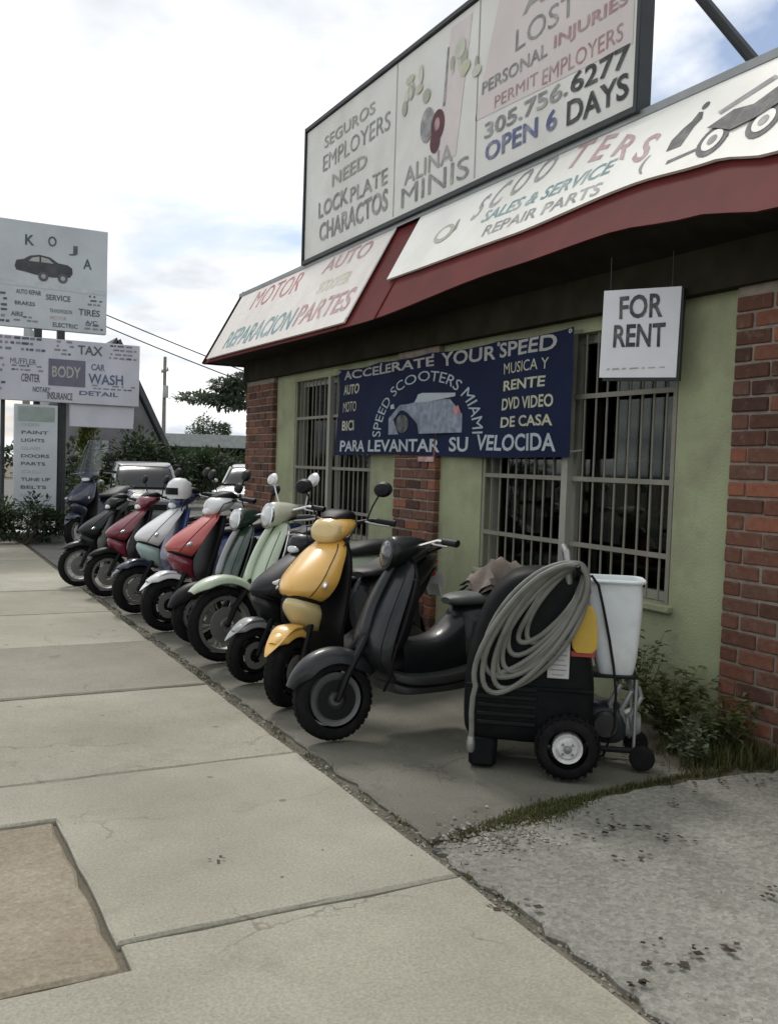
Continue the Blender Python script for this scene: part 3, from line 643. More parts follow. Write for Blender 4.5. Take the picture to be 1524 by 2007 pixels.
for a_, b_, z_, h_, tx in ((-6.38, -5.72, 2.31, .11, 'MUSICA Y'), (-6.38, -5.74, 2.175, .105, 'RENTE'), (-6.39, -5.63, 2.02, .12, 'DVD VIDEO'), (-6.39, -5.63, 1.88, .11, 'DE CASA')):
    text_part(tx, bf, a_, b_-.04, z_+.01, z_+h_*.88, PRINTSAND, ban, .05)
for z_, b_, tx in ((2.31, -9.06, 'AUTO'), (2.12, -9.1, 'MOTO'), (1.92, -9.16, 'BICI')): text_part(tx, bf, -9.5, b_, z_, z_+.11, PRINTSAND, ban, .06)
def arcw(s_, t_):
    an = math.pi*(1-s_)*1.02-.03; r_ = .84+.16*t_; return -7.66+1.02*r_*math.cos(an), 1.86+.58*r_*math.sin(an)
text_part('SPEED SCOOTERS MIAMI', bf, 0, 0, 0, 0, PRINTPALE, ban, .05, warp=arcw)
poly_part('motor_drawing', [(-8.35, 1.86), (-6.98, 1.86), (-6.98, 2.02), (-7.2, 2.16), (-7.6, 2.18), (-8.1, 2.14), (-8.35, 2.02)], bf, mat('print_engine_grey', (.22, .25, .31), .6, var=.4, scale=14), ban)
for c_ in (-8.05, -7.55, -7.2): poly_part('motor_drawing', ellipse(c_, 1.96, .13, .09, 16), bf2, PRINTMAR if c_ > -7.3 else PRINTBLK, ban)
poly_part('motor_drawing', [(-8.3, 2.15), (-7.7, 2.24), (-7.1, 2.21), (-7.1, 2.18), (-8.3, 2.11)], bf2, PRINTPALE, ban)
poly_part('motor_drawing', [(-7.4, 2.02), (-7.05, 2.10), (-7.0, 2.03), (-7.2, 1.99)], bf2, PRINTRED, ban)
for y in (9.6, 5.52):
    for z in (1.69, 2.57): part('tie', MB().tube([(WX-.08, y, z), (WX+.03, y+.04*(1 if y > 7 else -1), z+.02)], .006, 5), PRINTFADE, ban, world=True)
for y in (9.6, 8.56, 7.52, 6.48, 5.52): part('grommet', MB().lathe([(.008, -.004), (.016, -.005), (.02, 0), (.008, 0)], (WX-.084+bz(y, 2.575), y, 2.572), 'x', 12), STEEL, ban, world=True)
poly_part('small_mark', [(-7.75, 1.60), (-7.45, 1.60), (-7.45, 1.645), (-7.75, 1.645)], lambda u, v: Vector((WX-.075, -u, v)), PRINTPINK, ban)

# FOR RENT board hung from the soffit, turned towards the pavement corner
A_ = R(62)   # direction of its width measured from +X towards -Y ... u = (cos, -sin)
fu = Vector((math.cos(A_), -math.sin(A_), 0)); fn = Vector((-math.sin(A_), -math.cos(A_), 0))
frc = Vector((4.13, 4.60, 2.165))
rent = root('rent_sign', 'white FOR RENT board with black letters hung below the awning', 'sign', frc)
def rf(u, v): return frc+fu*u+Vector((0, 0, v))+fn*.006
RW, RH = .25, .545
mb = MB()
for o_ in (.003, -.003): mb.add([frc+fu*-RW+fn*o_, frc+fu*RW+fn*o_+Vector((0, 0, -.012)), frc+fu*(RW+.01)+fn*o_+Vector((0, 0, RH)), frc+fu*(-RW+.01)+fn*o_+Vector((0, 0, RH+.01))], [])
mb.f += [(0, 1, 2, 3), (4, 7, 6, 5), (0, 4, 5, 1), (1, 5, 6, 2), (2, 6, 7, 3), (3, 7, 4, 0)]
part('board', mb, mat('rent_white', (.74, .75, .78), .45, var=.04), rent, world=True, smooth=False)
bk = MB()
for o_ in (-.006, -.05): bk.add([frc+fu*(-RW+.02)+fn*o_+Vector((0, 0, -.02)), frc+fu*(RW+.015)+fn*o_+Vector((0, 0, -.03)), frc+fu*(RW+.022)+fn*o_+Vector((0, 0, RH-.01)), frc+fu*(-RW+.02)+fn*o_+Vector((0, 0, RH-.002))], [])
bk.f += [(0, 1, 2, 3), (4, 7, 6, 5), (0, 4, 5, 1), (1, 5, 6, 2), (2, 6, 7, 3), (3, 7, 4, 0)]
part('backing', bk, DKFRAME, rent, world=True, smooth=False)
text_part('FOR', rf, -.13, .15, .37, .515, PRINTBLK, rent, .045); text_part('RENT', rf, -.165, .175, .185, .335, PRINTBLK, rent, .03)
for u_, w_ in ((-.2, .02), (-.165, .05), (-.10, .03), (-.05, .06), (.03, .02), (.07, .05), (.14, .04)): poly_part('faint_mark', [(u_, .048+u_*.02), (u_+w_, .05), (u_+w_*.9, .058), (u_+.004, .056)], rf, PRINTFADE, rent)
for s_ in (-.2, .2): part('hanger', MB().tube([rf(s_, RH-.03)-fn*.012, frc+fu*s_+Vector((0, 0, 2.93-frc.z))], .004, 5), DKFRAME, rent, world=True)

# ================================================================== TWO-WHEELERS
def arc_fender(R0, a0, a1, w_, depth, cx=0, cz=0, n_=18, m_=10, taper=True, thick=.006):
    """mudguard: angle from +z towards the front (-x), degrees; cross-section is a half ellipse"""
    outer, inner = [], []
    for i in range(n_+1):
        f = i/n_; an = R(a0+(a1-a0)*f); e = math.sin(math.pi*min(max(f, .0), 1)) if taper else 1
        sc_ = .45+.55*min(1, e*1.9) if taper else 1
        for lst, dd in ((outer, 0), (inner, thick)):
            for j in range(m_+1):
                th = math.pi*j/m_; y = (w_-dd)*sc_*math.cos(th); rr = R0-dd-depth*sc_*(1-math.sin(th)**.7 if math.sin(th) > 1e-6 else 1)
                lst.append((cx-math.sin(an)*rr, y, cz+math.cos(an)*rr))
    mb_ = MB(); M_ = m_+1; K_ = (n_+1)*M_
    fs = []
    for i in range(n_):
        for j in range(m_):
            q = (i*M_+j, i*M_+j+1, (i+1)*M_+j+1, (i+1)*M_+j); fs.append(q); fs.append(tuple(K_+x for x in q[::-1]))
    for i in range(n_):
        for j in (0, m_): fs.append((i*M_+j, (i+1)*M_+j, K_+(i+1)*M_+j, K_+i*M_+j))
    for j in range(m_):
        for i in (0, n_): fs.append((i*M_+j, i*M_+j+1, K_+i*M_+j+1, K_+i*M_+j))
    return mb_.add(outer+inner, fs)

def wheel(parent, name, cx, rad, tw, style, rimm, SM=None):
    c = (cx, 0, rad); rt = tw*.5; ri = rad-tw*.95
    hub = MB()
    hub.lathe([(.0, -.05), (.035, -.05), (.05, -.035), (.05, .035), (.035, .05), (0, .05)], c, 'y', 16)
    if style == 'wire':
        for k in range(22):
            an = 2*math.pi*k/22; s_ = 1 if k % 2 else -1; an2 = an+.35*(1 if (k//2) % 2 else -1)
            hub.tube([(cx+.045*math.cos(an), .03*s_, rad+.045*math.sin(an)), (cx+(ri+.005)*math.cos(an2), 0, rad+(ri+.005)*math.sin(an2))], .0028, 4, cap=False)
    elif style == 'disc':
        hub.lathe([(.05, -.03), (ri*.55, -.022), (ri*.62, -.034), (ri*.98, -.040), (ri*.98, -.03), (ri*.5, -.012), (.05, -.02)], c, 'y', 28)
        hub.lathe([(.05, .03), (ri*.55, .022), (ri*.62, .034), (ri*.98, .040), (ri*.98, .03), (ri*.5, .012), (.05, .02)], c, 'y', 28)
    else:
        for k in range(5):
            an = 2*math.pi*k/5+.3
            for d in (-.16, .16):
                a_ = Vector((cx+.03*math.cos(an), 0, rad+.03*math.sin(an))); b_ = Vector((cx+(ri+.004)*math.cos(an+d), 0, rad+(ri+.004)*math.sin(an+d)))
                hub.tube([a_, b_], [.016, .011], 6, cap=False)
    rim = MB().lathe([(ri-.012, -tw*.40), (ri+.014, -tw*.46), (ri+.016, -tw*.38), (ri-.002, -tw*.2), (ri-.002, tw*.2), (ri+.016, tw*.38), (ri+.014, tw*.46), (ri-.012, tw*.40), (ri-.018, 0), (ri-.012, -tw*.40)], c, 'y', 36)
    prof = []
    for k in range(15):
        th = math.pi*(-.62+1.24*k/14); prof.append((rad-rt+rt*math.cos(th), rt*1.02*math.sin(th)))
    tyre = MB().lathe(prof, c, 'y', 44)
    for k in range(36):          # tread blocks
        an = 2*math.pi*k/36
        for s_ in (-1, 1):
            p = Vector((cx+(rad-.004)*math.cos(an), s_*rt*.34, rad+(rad-.004)*math.sin(an)))
            tyre.box(p, (.006, rt*.34, rad*.11), Matrix.Rotation(-an, 3, 'Y') @ Matrix.Rotation(.3*s_, 3, 'X'))
    if SM is not None:
        for q in (hub, rim, tyre): q.xf(SM)
    h = part(name, hub, rimm if style != 'wire' else STEEL, parent)
    part('tyre', tyre, RUBBER, h); part('rim', rim, rimm, h)
    return h

def two_wheeler(name, label, cat, loc, rot, c, group='scooters parked in a row outside the shop'):
    """c: dict of options. Local frame: front wheel touches the ground at the origin, x runs to the rear"""
    t = root(name, label, cat, loc, R(rot), group)
    g_ = lambda k, d=None: c.get(k, d)
    t.rotation_euler = (R(g_('lean', -3)), 0, R(rot)); t.scale = (g_('scale', 1),)*3
    rad = g_('rad', .225); tw = g_('tw', .105); wb = g_('wb', 1.28)
    A = Vector((.42, 0, 1.0)); B = Vector((.05, 0, rad)); ax = (A-B).normalized()
    SM = Matrix.Translation(B) @ Matrix.Rotation(R(g_('steer', 0)), 4, ax) @ Matrix.Translation(-B)
    RAKED = {'headset', 'headlight', 'headlight_ring', 'handlebar', 'grip', 'brake_lever', 'windscreen', 'leg_shield', 'horn_cover', 'glove_box', 'trim_bead', 'front_fairing', 'lower_fairing', 'leg_guard', 'indicator', 'vent', 'panel_seam', 'side_intake', 'badge', 'cable', 'dash_cowl', 'mirror', 'mirror_glass'}
    kx, kz = g_('rake', (.17, .07))
    def rk_(n_, mb_):
        if n_ in RAKED:
            for v in mb_.v:
                q = max(0, v.z-.45); v.x += kx*q; v.z += kz*q
        return mb_
    P = lambda n_, mb_, m_, par=t, **k: part(n_, rk_(n_, mb_), m_, par, **k)
    S = lambda n_, mb_, m_, par=t, **k: part(n_, rk_(n_, mb_).xf(SM), m_, par, **k)
    body, shield, fender, headc = g_('body'), g_('shield'), g_('fender'), g_('head')
    lower = g_('lower', shield); rimm = g_('rimm', STEEL); style = g_('wheel', 'cast')
    # wheels, fork
    wheel(t, 'front_wheel', 0, rad, tw, style, rimm, SM); wheel(t, 'rear_wheel', wb, rad, tw*1.05, style, rimm)
    f = MB()
    for s_ in (-1, 1): f.tube([(0, s_*.075, rad), (.05, s_*.075, rad+.12), (.14, s_*.06, .50), (.20, s_*.03, .58)], [.018, .022, .022, .02], 8)
    f.tube([(.16, 0, .50), (.40, 0, .98)], .024, 8); f.tube([(0, -.085, rad), (0, .085, rad)], .014, 8)
    S('fork', f, STEEL if g_('chrome_fork') else BLKPLASTIC)
    for s_ in (-1,):
        d = MB().lathe([(.055, s_*.058), (rad*.48, s_*.058), (rad*.48, s_*.062), (.055, s_*.062), (.055, s_*.058)], (0, 0, rad), 'y', 28); S('brake_disc', d, g_('discm', STEEL))
    # fender
    if g_('ftype', 'retro') == 'retro':
        fd = arc_fender(rad+.055, g_('f0', 72), g_('f1', -62), .082, .085, 0, rad)
    elif c['ftype'] == 'spear':
        fd = arc_fender(rad+.085, 46, -66, .085, .055, -.01, rad)
    else:
        fd = arc_fender(rad+.05, 42, -40, .07, .05, 0, rad)
        fd.loft([(-.235, rad+.13, .010, .008, .008, 60), (-.17, rad+.185, .045, .016, .014, 50), (-.06, rad+.262, .068, .03, .014, 75), (.06, rad+.265, .06, .03, .012, 95)], 10, 16)
    S('front_fender', fd, fender)
    # leg shield / front apron
    if g_('stype', 'retro') == 'retro':
        ls = MB().loft([(.40, .27, .10, .03, .0, 0), (.30, .36, .17, .05, -.02, 0), (.25, .48, .205, .075, -.045, 0), (.265, .62, .21, .08, -.05, 0), (.305, .76, .195, .075, -.045, 0), (.35, .88, .16, .06, -.03, 0), (.385, .95, .09, .045, -.01, 0)], 22, 28); lv_ = [v.copy() for v in ls.v]; P('leg_shield', ls, shield)
        for s_ in (-1, 1): P('panel_seam', MB().tube([lv_[i*28+21+4*s_]+Vector((-.001, 0, 0)) for i in range(5, 20)], .003, 5), g_('seam', BLKPLASTIC))
        P('horn_cover', MB().loft([(.185, .50, .012, .01, .01, 0), (.175, .58, .045, .03, .03, 0), (.20, .72, .04, .03, .03, 0), (.265, .88, .035, .03, .03, 0), (.31, .95, .02, .02, .02, 0)], 14, 16), g_('horn', shield))
        P('glove_box', MB().loft([(.34, .50, .12, .05, .06, 0, 3), (.37, .60, .13, .05, .07, 0, 3), (.41, .80, .12, .05, .05, 0, 3), (.43, .86, .08, .03, .03, 0, 3)], 12, 20), BLKPLASTIC if g_('dark_inner', True) else shield)
        beads = MB().tube([(.38, y_, z_) for y_, z_ in ((-.11, .27), (-.175, .36), (-.212, .50), (-.216, .62), (-.20, .77), (-.165, .89), (-.09, .957), (0, .975), (.09, .957), (.165, .89), (.20, .77), (.216, .62), (.212, .5), (.175, .36), (.11, .27))], .008, 6)
        for v in beads.v: v.x += (-.12 if v.z < .5 else -.12+.12*(v.z-.5)/.45)+.006
        P('trim_bead', beads, g_('bead', shield))
    else:
        ff = MB().loft([(.135, .605, .10, .17, .05, -16, 1.7), (.14, .635, .165, .20, .04, -16, 1.7), (.175, .71, .205, .185, .03, -14, 1.7), (.235, .80, .19, .145, .02, -10, 1.75), (.315, .895, .15, .10, .01, -4, 1.9), (.36, .955, .08, .05, .01, 0, 2.0)], 26, 40); fv = [v.copy() for v in ff.v]; P('front_fairing', ff, shield, ang=28)
        for s_ in (-1, 1):
            kk = 30+6*s_; P('panel_seam', MB().tube([fv[i*40+kk]+Vector((-.001, s_*.001, 0)) for i in range(3, 24)], .0032, 5), BLKPLASTIC)
            P('side_intake', MB().loft([(.02, .665, .006, .004, .004, 60), (.06, .68, .02, .012, .012, 60), (.12, .715, .006, .004, .004, 60)], 6, 12).xf(Matrix.Translation((.0, s_*.105, .0)) @ Matrix.Rotation(R(-34*s_), 4, 'Z')), BLKPLASTIC)
        P('badge', MB().lathe([(0, -.012), (.018, -.010), (.022, 0)], (0, 0, 0), 'x', 16).xf(Matrix.Translation((.075, 0, .79)) @ Matrix.Rotation(R(20), 4, 'Y')), CHROME)
        for s_ in (-1, 1): P('cable', MB().tube([(.42, s_*.14, 1.04), (.33, s_*.19, 1.02), (.30, s_*.15, .93), (.36, s_*.06, .86)], .005, 5), BLKPLASTIC)
        P('lower_fairing', MB().loft([(.22, .43, .05, .06, .05, -10), (.17, .47, .09, .12, .07, -16), (.145, .54, .125, .17, .06, -18), (.15, .592, .10, .17, .05, -16)], 12, 26), lower)
        P('leg_guard', MB().loft([(.36, .28, .15, .03, .02, 0, 3), (.30, .42, .19, .03, .04, 0, 3), (.31, .60, .20, .03, .05, 0, 3), (.36, .80, .17, .03, .04, 0, 3), (.40, .93, .10, .03, .03, 0, 3)], 14, 24), g_('guard', BLKPLASTIC))
        for s_ in (-1, 1):
            ip = fv[9*40+30+7*s_]
            P('indicator', MB().loft([(-.045, 0, .005, .005, .005, 90), (-.02, 0, .016, .016, .014, 90), (.02, .012, .018, .018, .016, 90), (.05, .02, .005, .005, .005, 90)], 8, 12).xf(Matrix.Translation(ip) @ Matrix.Rotation(R(-40*s_), 4, 'Z')), LENSO if g_('orange', False) else LENSC)
        P('vent', MB().loft([(.155, .584, .095, .155, .04, -16, 2.2), (.15, .600, .118, .185, .04, -16, 2.2), (.15, .614, .115, .18, .04, -16, 2.2)], 6, 24), BLKPLASTIC)
    # headset, lamp, bars
    if g_('htype', 'pod') == 'pod':
        S('headset', MB().loft([(.255, 1.0, .055, .055, .05, 90), (.285, 1.005, .11, .08, .065, 90, 2.1), (.35, 1.02, .145, .08, .07, 90, 2.0), (.43, 1.04, .13, .06, .05, 90, 2.0), (.50, 1.05, .05, .03, .025, 90)], 16, 26), headc)
        S('dash_cowl', MB().loft([(.30, 1.075, .05, .02, .012, 90), (.36, 1.085, .10, .03, .035, 90, 2.5), (.44, 1.085, .11, .04, .04, 90, 2.5), (.52, 1.07, .06, .03, .02, 90)], 10, 20), BLKPLASTIC)
        S('headlight', MB().loft([(.235, .995, .03, .025, .02, 90, 2.4), (.248, 1.0, .09, .06, .055, 90, 2.4), (.285, 1.005, .113, .078, .07, 90, 2.4)] if g_('biglens') else [(.243, .965, .03, .02, .015, 90, 2.6), (.252, .965, .06, .028, .022, 90, 2.6), (.30, .97, .085, .035, .025, 90, 2.6)], 6, 24), g_('lens', LENSC))
    else:
        S('headset', MB().loft([(.25, 1.005, .078, .078, .078, 90), (.28, 1.01, .088, .088, .088, 90), (.35, 1.02, .085, .085, .078, 90), (.43, 1.035, .07, .06, .055, 90), (.49, 1.045, .03, .03, .03, 90)], 14, 24), headc)
        S('headlight', MB().lathe([(0, .222), (.04, .226), (.068, .240), (.074, .256)], (0, 0, 0), 'x', 24).xf(Matrix.Translation((0, 0, 1.005))), g_('lens', LENSC))
        S('headlight_ring', MB().lathe([(.072, .243), (.086, .246), (.088, .262), (.076, .262), (.072, .243)], (0, 0, 0), 'x', 24).xf(Matrix.Translation((0, 0, 1.005))), g_('ring', CHROME))
    bar = MB().tube([(.50, -.36, 1.055), (.46, -.22, 1.07), (.41, -.08, 1.04), (.40, 0, 1.03), (.41, .08, 1.04), (.46, .22, 1.07), (.50, .36, 1.055)], .0125, 8)
    S('handlebar', bar, CHROME if g_('chrome') else BLKPLASTIC)
    for s_ in (-1, 1):
        S('grip', MB().tube([(.475, s_*.25, 1.066), (.485, s_*.30, 1.062), (.50, s_*.37, 1.055)], [.019, .018, .02], 10), BLKPLASTIC)
        S('brake_lever', MB().tube([(.435, s_*.19, 1.06), (.42, s_*.25, 1.05), (.445, s_*.36, 1.04)], [.008, .007, .005], 6), STEEL)
        if g_('mirrors', True):
            mm_ = S('mirror', MB().lathe([(0, .012), (.045, .012), (.055, 0), (.04, -.022), (0, -.03)], (0, 0, 0), 'x', 18).xf(Matrix.Translation((.42, s_*.30, 1.255)) @ Matrix.Diagonal((1, 1.25, .85, 1))).tube([(.45, s_*.19, 1.07), (.43, s_*.23, 1.15), (.42, s_*.28, 1.23)], .006, 6), g_('mirrorm', BLKPLASTIC))
            S('mirror_glass', MB().lathe([(0, .0135), (.042, .0135)], (0, 0, 0), 'x', 18).xf(Matrix.Translation((.42, s_*.30, 1.255)) @ Matrix.Diagonal((1, 1.25, .85, 1))), MIRRORM, mm_)
    if g_('screen'):
        vs_ = []
        for i in range(9):
            f_ = i/8; z_ = 1.02+.50*f_; hw = .19*(1-.45*f_**2.5)
            for j in range(9):
                q = -1+2*j/8; vs_.append((.24+.16*f_+.07*q*q, q*hw, z_))
        mb_ = MB().add(vs_, [(i*9+j, i*9+j+1, i*9+j+10, i*9+j+9) for i in range(8) for j in range(8)]); k0 = len(mb_.v)
        mb_.add([v+Vector((.006, 0, 0)) for v in mb_.v[:k0]], [(i*9+j, i*9+j+9, i*9+j+10, i*9+j+1) for i in range(8) for j in range(8)])
        S('windscreen', mb_, g_('screen'))
    # floor, body, seat
    P('floorboard', MB().loft([(.33, .29, .12, .04, .03, 90, 4), (.40, .27, .17, .035, .025, 90, 4), (.60, .265, .175, .035, .02, 90, 4), (.80, .28, .18, .04, .03, 90, 4), (.88, .32, .14, .05, .05, 90, 4)], 14, 20), g_('floor', BLKPLASTIC))
    if g_('tunnel'):
        P('tunnel', MB().loft([(.40, .40, .11, .10, .16, 90, 3), (.52, .40, .12, .12, .14, 90, 3.5), (.68, .41, .125, .12, .16, 90, 3.5), (.84, .46, .13, .14, .24, 90, 3)], 12, 20), g_('tunnel'))
        P('running_board', MB().loft([(.30, .36, .14, .03, .03, 90, 4), (.42, .33, .20, .04, .03, 90, 4), (.65, .325, .205, .045, .03, 90, 4), (.88, .35, .20, .05, .04, 90, 4)], 12, 20), g_('floor', BLKPLASTIC))
    if g_('btype', 'retro') == 'retro':
        P('body', MB().loft([(.80, .50, .10, .18, .18, 90), (.86, .50, .165, .20, .23, 90, 2.4), (1.02, .52, .20, .20, .23, 90, 2.5), (1.22, .53, .205, .17, .22, 90, 2.4), (1.42, .58, .175, .14, .17, 90, 2.2), (1.56, .63, .11, .09, .11, 90), (1.63, .65, .03, .03, .03, 90)], 22, 28), body)
        for s_ in (-1, 1):
            cw = MB().loft([(.93, .47, .01, .02, .02, 90), (1.0, .48, .05, .11, .10, 90), (1.18, .47, .075, .15, .14, 90), (1.36, .49, .06, .13, .12, 90), (1.52, .54, .01, .02, .02, 90)], 16, 20); cw.xf(Matrix.Translation((0, s_*.165, 0))); P('side_cowl', cw, body)
        P('seat', MB().loft([(.76, .75, .05, .02, .02, 90), (.82, .755, .11, .035, .035, 90, 2.6), (1.0, .76, .145, .04, .045, 90, 2.8), (1.18, .775, .155, .04, .07, 90, 2.8), (1.4, .79, .145, .035, .065, 90, 2.6), (1.53, .79, .09, .025, .03, 90), (1.56, .79, .03, .01, .01, 90)], 20, 24), g_('seat', SEATM))
    else:
        P('body', MB().loft([(.78, .48, .10, .16, .16, 90), (.86, .50, .14, .17, .22, 90, 2.4), (1.05, .56, .155, .15, .18, 90, 2.4), (1.30, .64, .15, .10, .13, 90, 2.2), (1.52, .72, .11, .06, .09, 90), (1.70, .78, .05, .025, .04, 90), (1.76, .80, .01, .01, .01, 90)], 22, 26), body)
        P('side_panel', MB().loft([(.90, .42, .12, .05, .06, 90), (1.05, .46, .168, .06, .08, 90), (1.30, .56, .165, .05, .07, 90), (1.55, .68, .10, .03, .04, 90)], 12, 22), g_('side', BLKPLASTIC))
        P('seat', MB().loft([(.74, .735, .05, .02, .02, 90), (.80, .745, .11, .03, .03, 90, 2.6), (1.0, .755, .14, .035, .04, 90, 2.8), (1.2, .79, .145, .05, .05, 90, 2.8), (1.42, .84, .125, .04, .045, 90, 2.6), (1.62, .86, .06, .02, .025, 90)], 18, 24), g_('seat', SEATM))
        P('grab_rail', MB().tube([(1.45, -.12, .84), (1.65, -.11, .87), (1.76, 0, .88), (1.65, .11, .87), (1.45, .12, .84)], .013, 8), BLKPLASTIC)
    # mechanicals
    e = MB().loft([(.92, .27, .06, .05, .05, 90, 3), (1.0, .26, .11, .09, .10, 90, 3.5), (1.18, .25, .12, .10, .12, 90, 3.5), (1.34, .24, .08, .06, .07, 90, 3), (1.40, .235, .03, .03, .03, 90)], 12, 16); e.xf(Matrix.Translation((0, -.07, 0))); P('engine', e, ENGINEM)
    P('exhaust', MB().tube([(1.0, .10, .20), (1.1, .15, .19), (1.22, .165, .23), (1.30, .17, .26), (1.62, .175, .32), (1.66, .175, .33)], [.016, .018, .03, .045, .05, .03], 12), STEEL)
    P('rear_shock', MB().tube([(1.30, -.12, .28), (1.27, -.12, .54)], .028, 10), ENGINEM)
    P('rear_fender', arc_fender(rad+.04, 20, -80, .07, .03, wb, rad, taper=False), BLKPLASTIC)
    for s_ in (-1, 1): P('stand_leg', MB().tube([(.98, s_*.07, .24), (1.04, s_*.13, .012), (1.08, s_*.14, .012)], .012, 8), STEEL)
    zt = .70 if g_('btype', 'retro') == 'retro' else .78; xt = 1.60 if zt == .70 else 1.72
    P('tail_light', MB().loft([(xt-.06, zt-.03, .06, .03, .03, 90), (xt, zt-.02, .055, .03, .03, 90), (xt+.04, zt-.02, .02, .012, .012, 90)], 6, 14), LENSR)
    P('number_plate', MB().box((xt+.02, 0, zt-.16), (.006, .18, .11), Matrix.Rotation(R(-15), 3, 'Y')), mat('plate_white', (.6, .6, .58), .5))
    if g_('rack'):
        rk = MB()
        for y_ in (-.09, 0, .09): rk.tube([(1.48, y_, .86), (1.80, y_, .86)], .007, 6)
        for x_ in (1.5, 1.65, 1.78): rk.tube([(x_, -.1, .86), (x_, .1, .86)], .007, 6)
        rk.tube([(1.5, 0, .70), (1.55, 0, .86)], .01, 6); P('rear_rack', rk, CHROME)
    if g_('helmet'):
        pass
    return t

pYEL = paint('yellow', (.68, .39, .085)); pCRM = paint('cream_yellow', (.62, .50, .24)); pGRN = paint('pale_green', (.43, .50, .37)); pCREAM = paint('cream', (.60, .60, .46))
pRED = paint('red', (.46, .085, .075)); pMAR = paint('maroon', (.16, .012, .03)); pBLU = paint('blue', (.028, .05, .16)); pWHT = paint('white', (.68, .68, .68)); pAQUA = paint('aqua', (.34, .46, .44))
pBLK = mat('paint_black', (.006, .007, .008), .42, var=.2, coat=.15, spec=.3); pGRNGREY = mat('paint_grey_green_black', (.011, .014, .015), .42, var=.2, coat=.2, spec=.3, dirt=(.03, .03, .03), dirtamt=.3, dscale=5); pDGR = paint('dark_green', (.018, .040, .025)); pSIL = paint('silver', (.24, .25, .25)); pNAV = paint('navy', (.012, .016, .04))
SCREENM = glass_mat('windscreen', (.75, .80, .84), .35)

two_wheeler('scooter', 'black retro scooter with round mudguard nearest the pressure washer', 'scooter', (2.17, 4.76, 0), 4,
    dict(body=pBLK, shield=pGRNGREY, fender=pGRNGREY, head=pBLK, lens=mat('lens_smoked', (.05, .055, .06), .1, coat=.6), ring=pBLK, htype='round', wheel='disc', rimm=mat('rim_grey', (.12, .125, .125), .45, metal=.5), seat=mat('seat_grey', (.055, .065, .06), .55, bump=.1), rad=.235, bead=BLKPLASTIC, chrome=True, steer=-6, lean=-2, mirrorm=CHROME, mirrors=False, tunnel=pBLK, discm=BLKPLASTIC, floor=mat('floor_rubber', (.025, .026, .025), .6)))
two_wheeler('scooter', 'yellow sports scooter with rounded headlight pod beside the black retro scooter', 'scooter', (2.20, 5.52, 0), 30,
    dict(body=pBLK, shield=pYEL, lower=pCRM, fender=pYEL, head=pYEL, lens=mat('lens_amber_pale', (.62, .46, .20), .12, var=.05, coat=.6), biglens=True, stype='sport', ftype='sport', btype='sport', wheel='cast', rimm=BLKPLASTIC, rad=.215, steer=4, lean=-2, scale=1.06))
two_wheeler('scooter', 'black scooter with silver mudguard squeezed between the yellow and pale green scooters', 'scooter', (2.20, 6.22, 0), 8,
    dict(body=pBLK, shield=pBLK, fender=pSIL, head=pBLK, stype='sport', ftype='sport', btype='sport', rimm=BLKPLASTIC, rad=.215, steer=6, mirrors=False, scale=.93))
two_wheeler('moped', 'pale green retro moped with long swept mudguard and cream headlamp housing', 'moped', (2.22, 6.95, 0), 6,
    dict(body=pGRN, shield=pGRN, fender=pGRN, head=pCREAM, htype='round', ftype='spear', wheel='wire', rad=.27, tw=.085, wb=1.34, bead=CHROME, chrome=True, steer=3, lean=-3, mirrorm=pWHT, scale=1.08))
two_wheeler('scooter', 'dark green scooter half hidden between the pale green moped and the red scooter', 'scooter', (2.24, 7.72, 0), 8,
    dict(body=pDGR, shield=pDGR, fender=BLKPLASTIC, head=pDGR, htype='round', wheel='cast', rad=.235, chrome=True, steer=5, horn=pSIL))
two_wheeler('scooter', 'red sports scooter with white mudguard and white headset', 'scooter', (2.14, 8.36, 0), 6,
    dict(body=pRED, shield=pRED, lower=pMAR, fender=pWHT, head=pWHT, stype='sport', ftype='sport', btype='sport', rimm=BLKPLASTIC, rad=.225, steer=5, side=pMAR, scale=1.08))
two_wheeler('scooter', 'blue and white sports scooter with aqua lower fairing', 'scooter', (2.10, 9.42, 0), 8,
    dict(body=pBLU, shield=pWHT, lower=pAQUA, fender=pNAV, head=pBLU, guard=pBLU, stype='sport', ftype='sport', btype='sport', side=pAQUA, rad=.225, steer=3, scale=1.08))
two_wheeler('scooter', 'dark maroon scooter with black mirrors near the far end of the row', 'scooter', (2.04, 10.62, 0), 6,
    dict(body=pMAR, shield=pMAR, fender=BLKPLASTIC, head=pMAR, stype='sport', ftype='sport', btype='sport', wheel='wire', rimm=STEEL, rad=.25, tw=.09, steer=4))
two_wheeler('scooter', 'black spoke-wheeled scooter farthest along the row behind the maroon one', 'scooter', (1.90, 11.55, 0), 4,
    dict(body=pBLK, shield=pBLK, fender=pBLK, head=pBLK, stype='sport', ftype='sport', btype='sport', wheel='wire', rimm=STEEL, rad=.26, tw=.085, steer=5, mirrors=False, scale=.95))
two_wheeler('scooter', 'navy scooter with tall pale windscreen standing by the roadside pole sign', 'scooter', (2.62, 16.4, 0), 50,
    dict(body=pNAV, shield=pNAV, fender=pNAV, head=pNAV, stype='sport', ftype='sport', btype='sport', screen=SCREENM, scale=1.15, rad=.23), group=None)
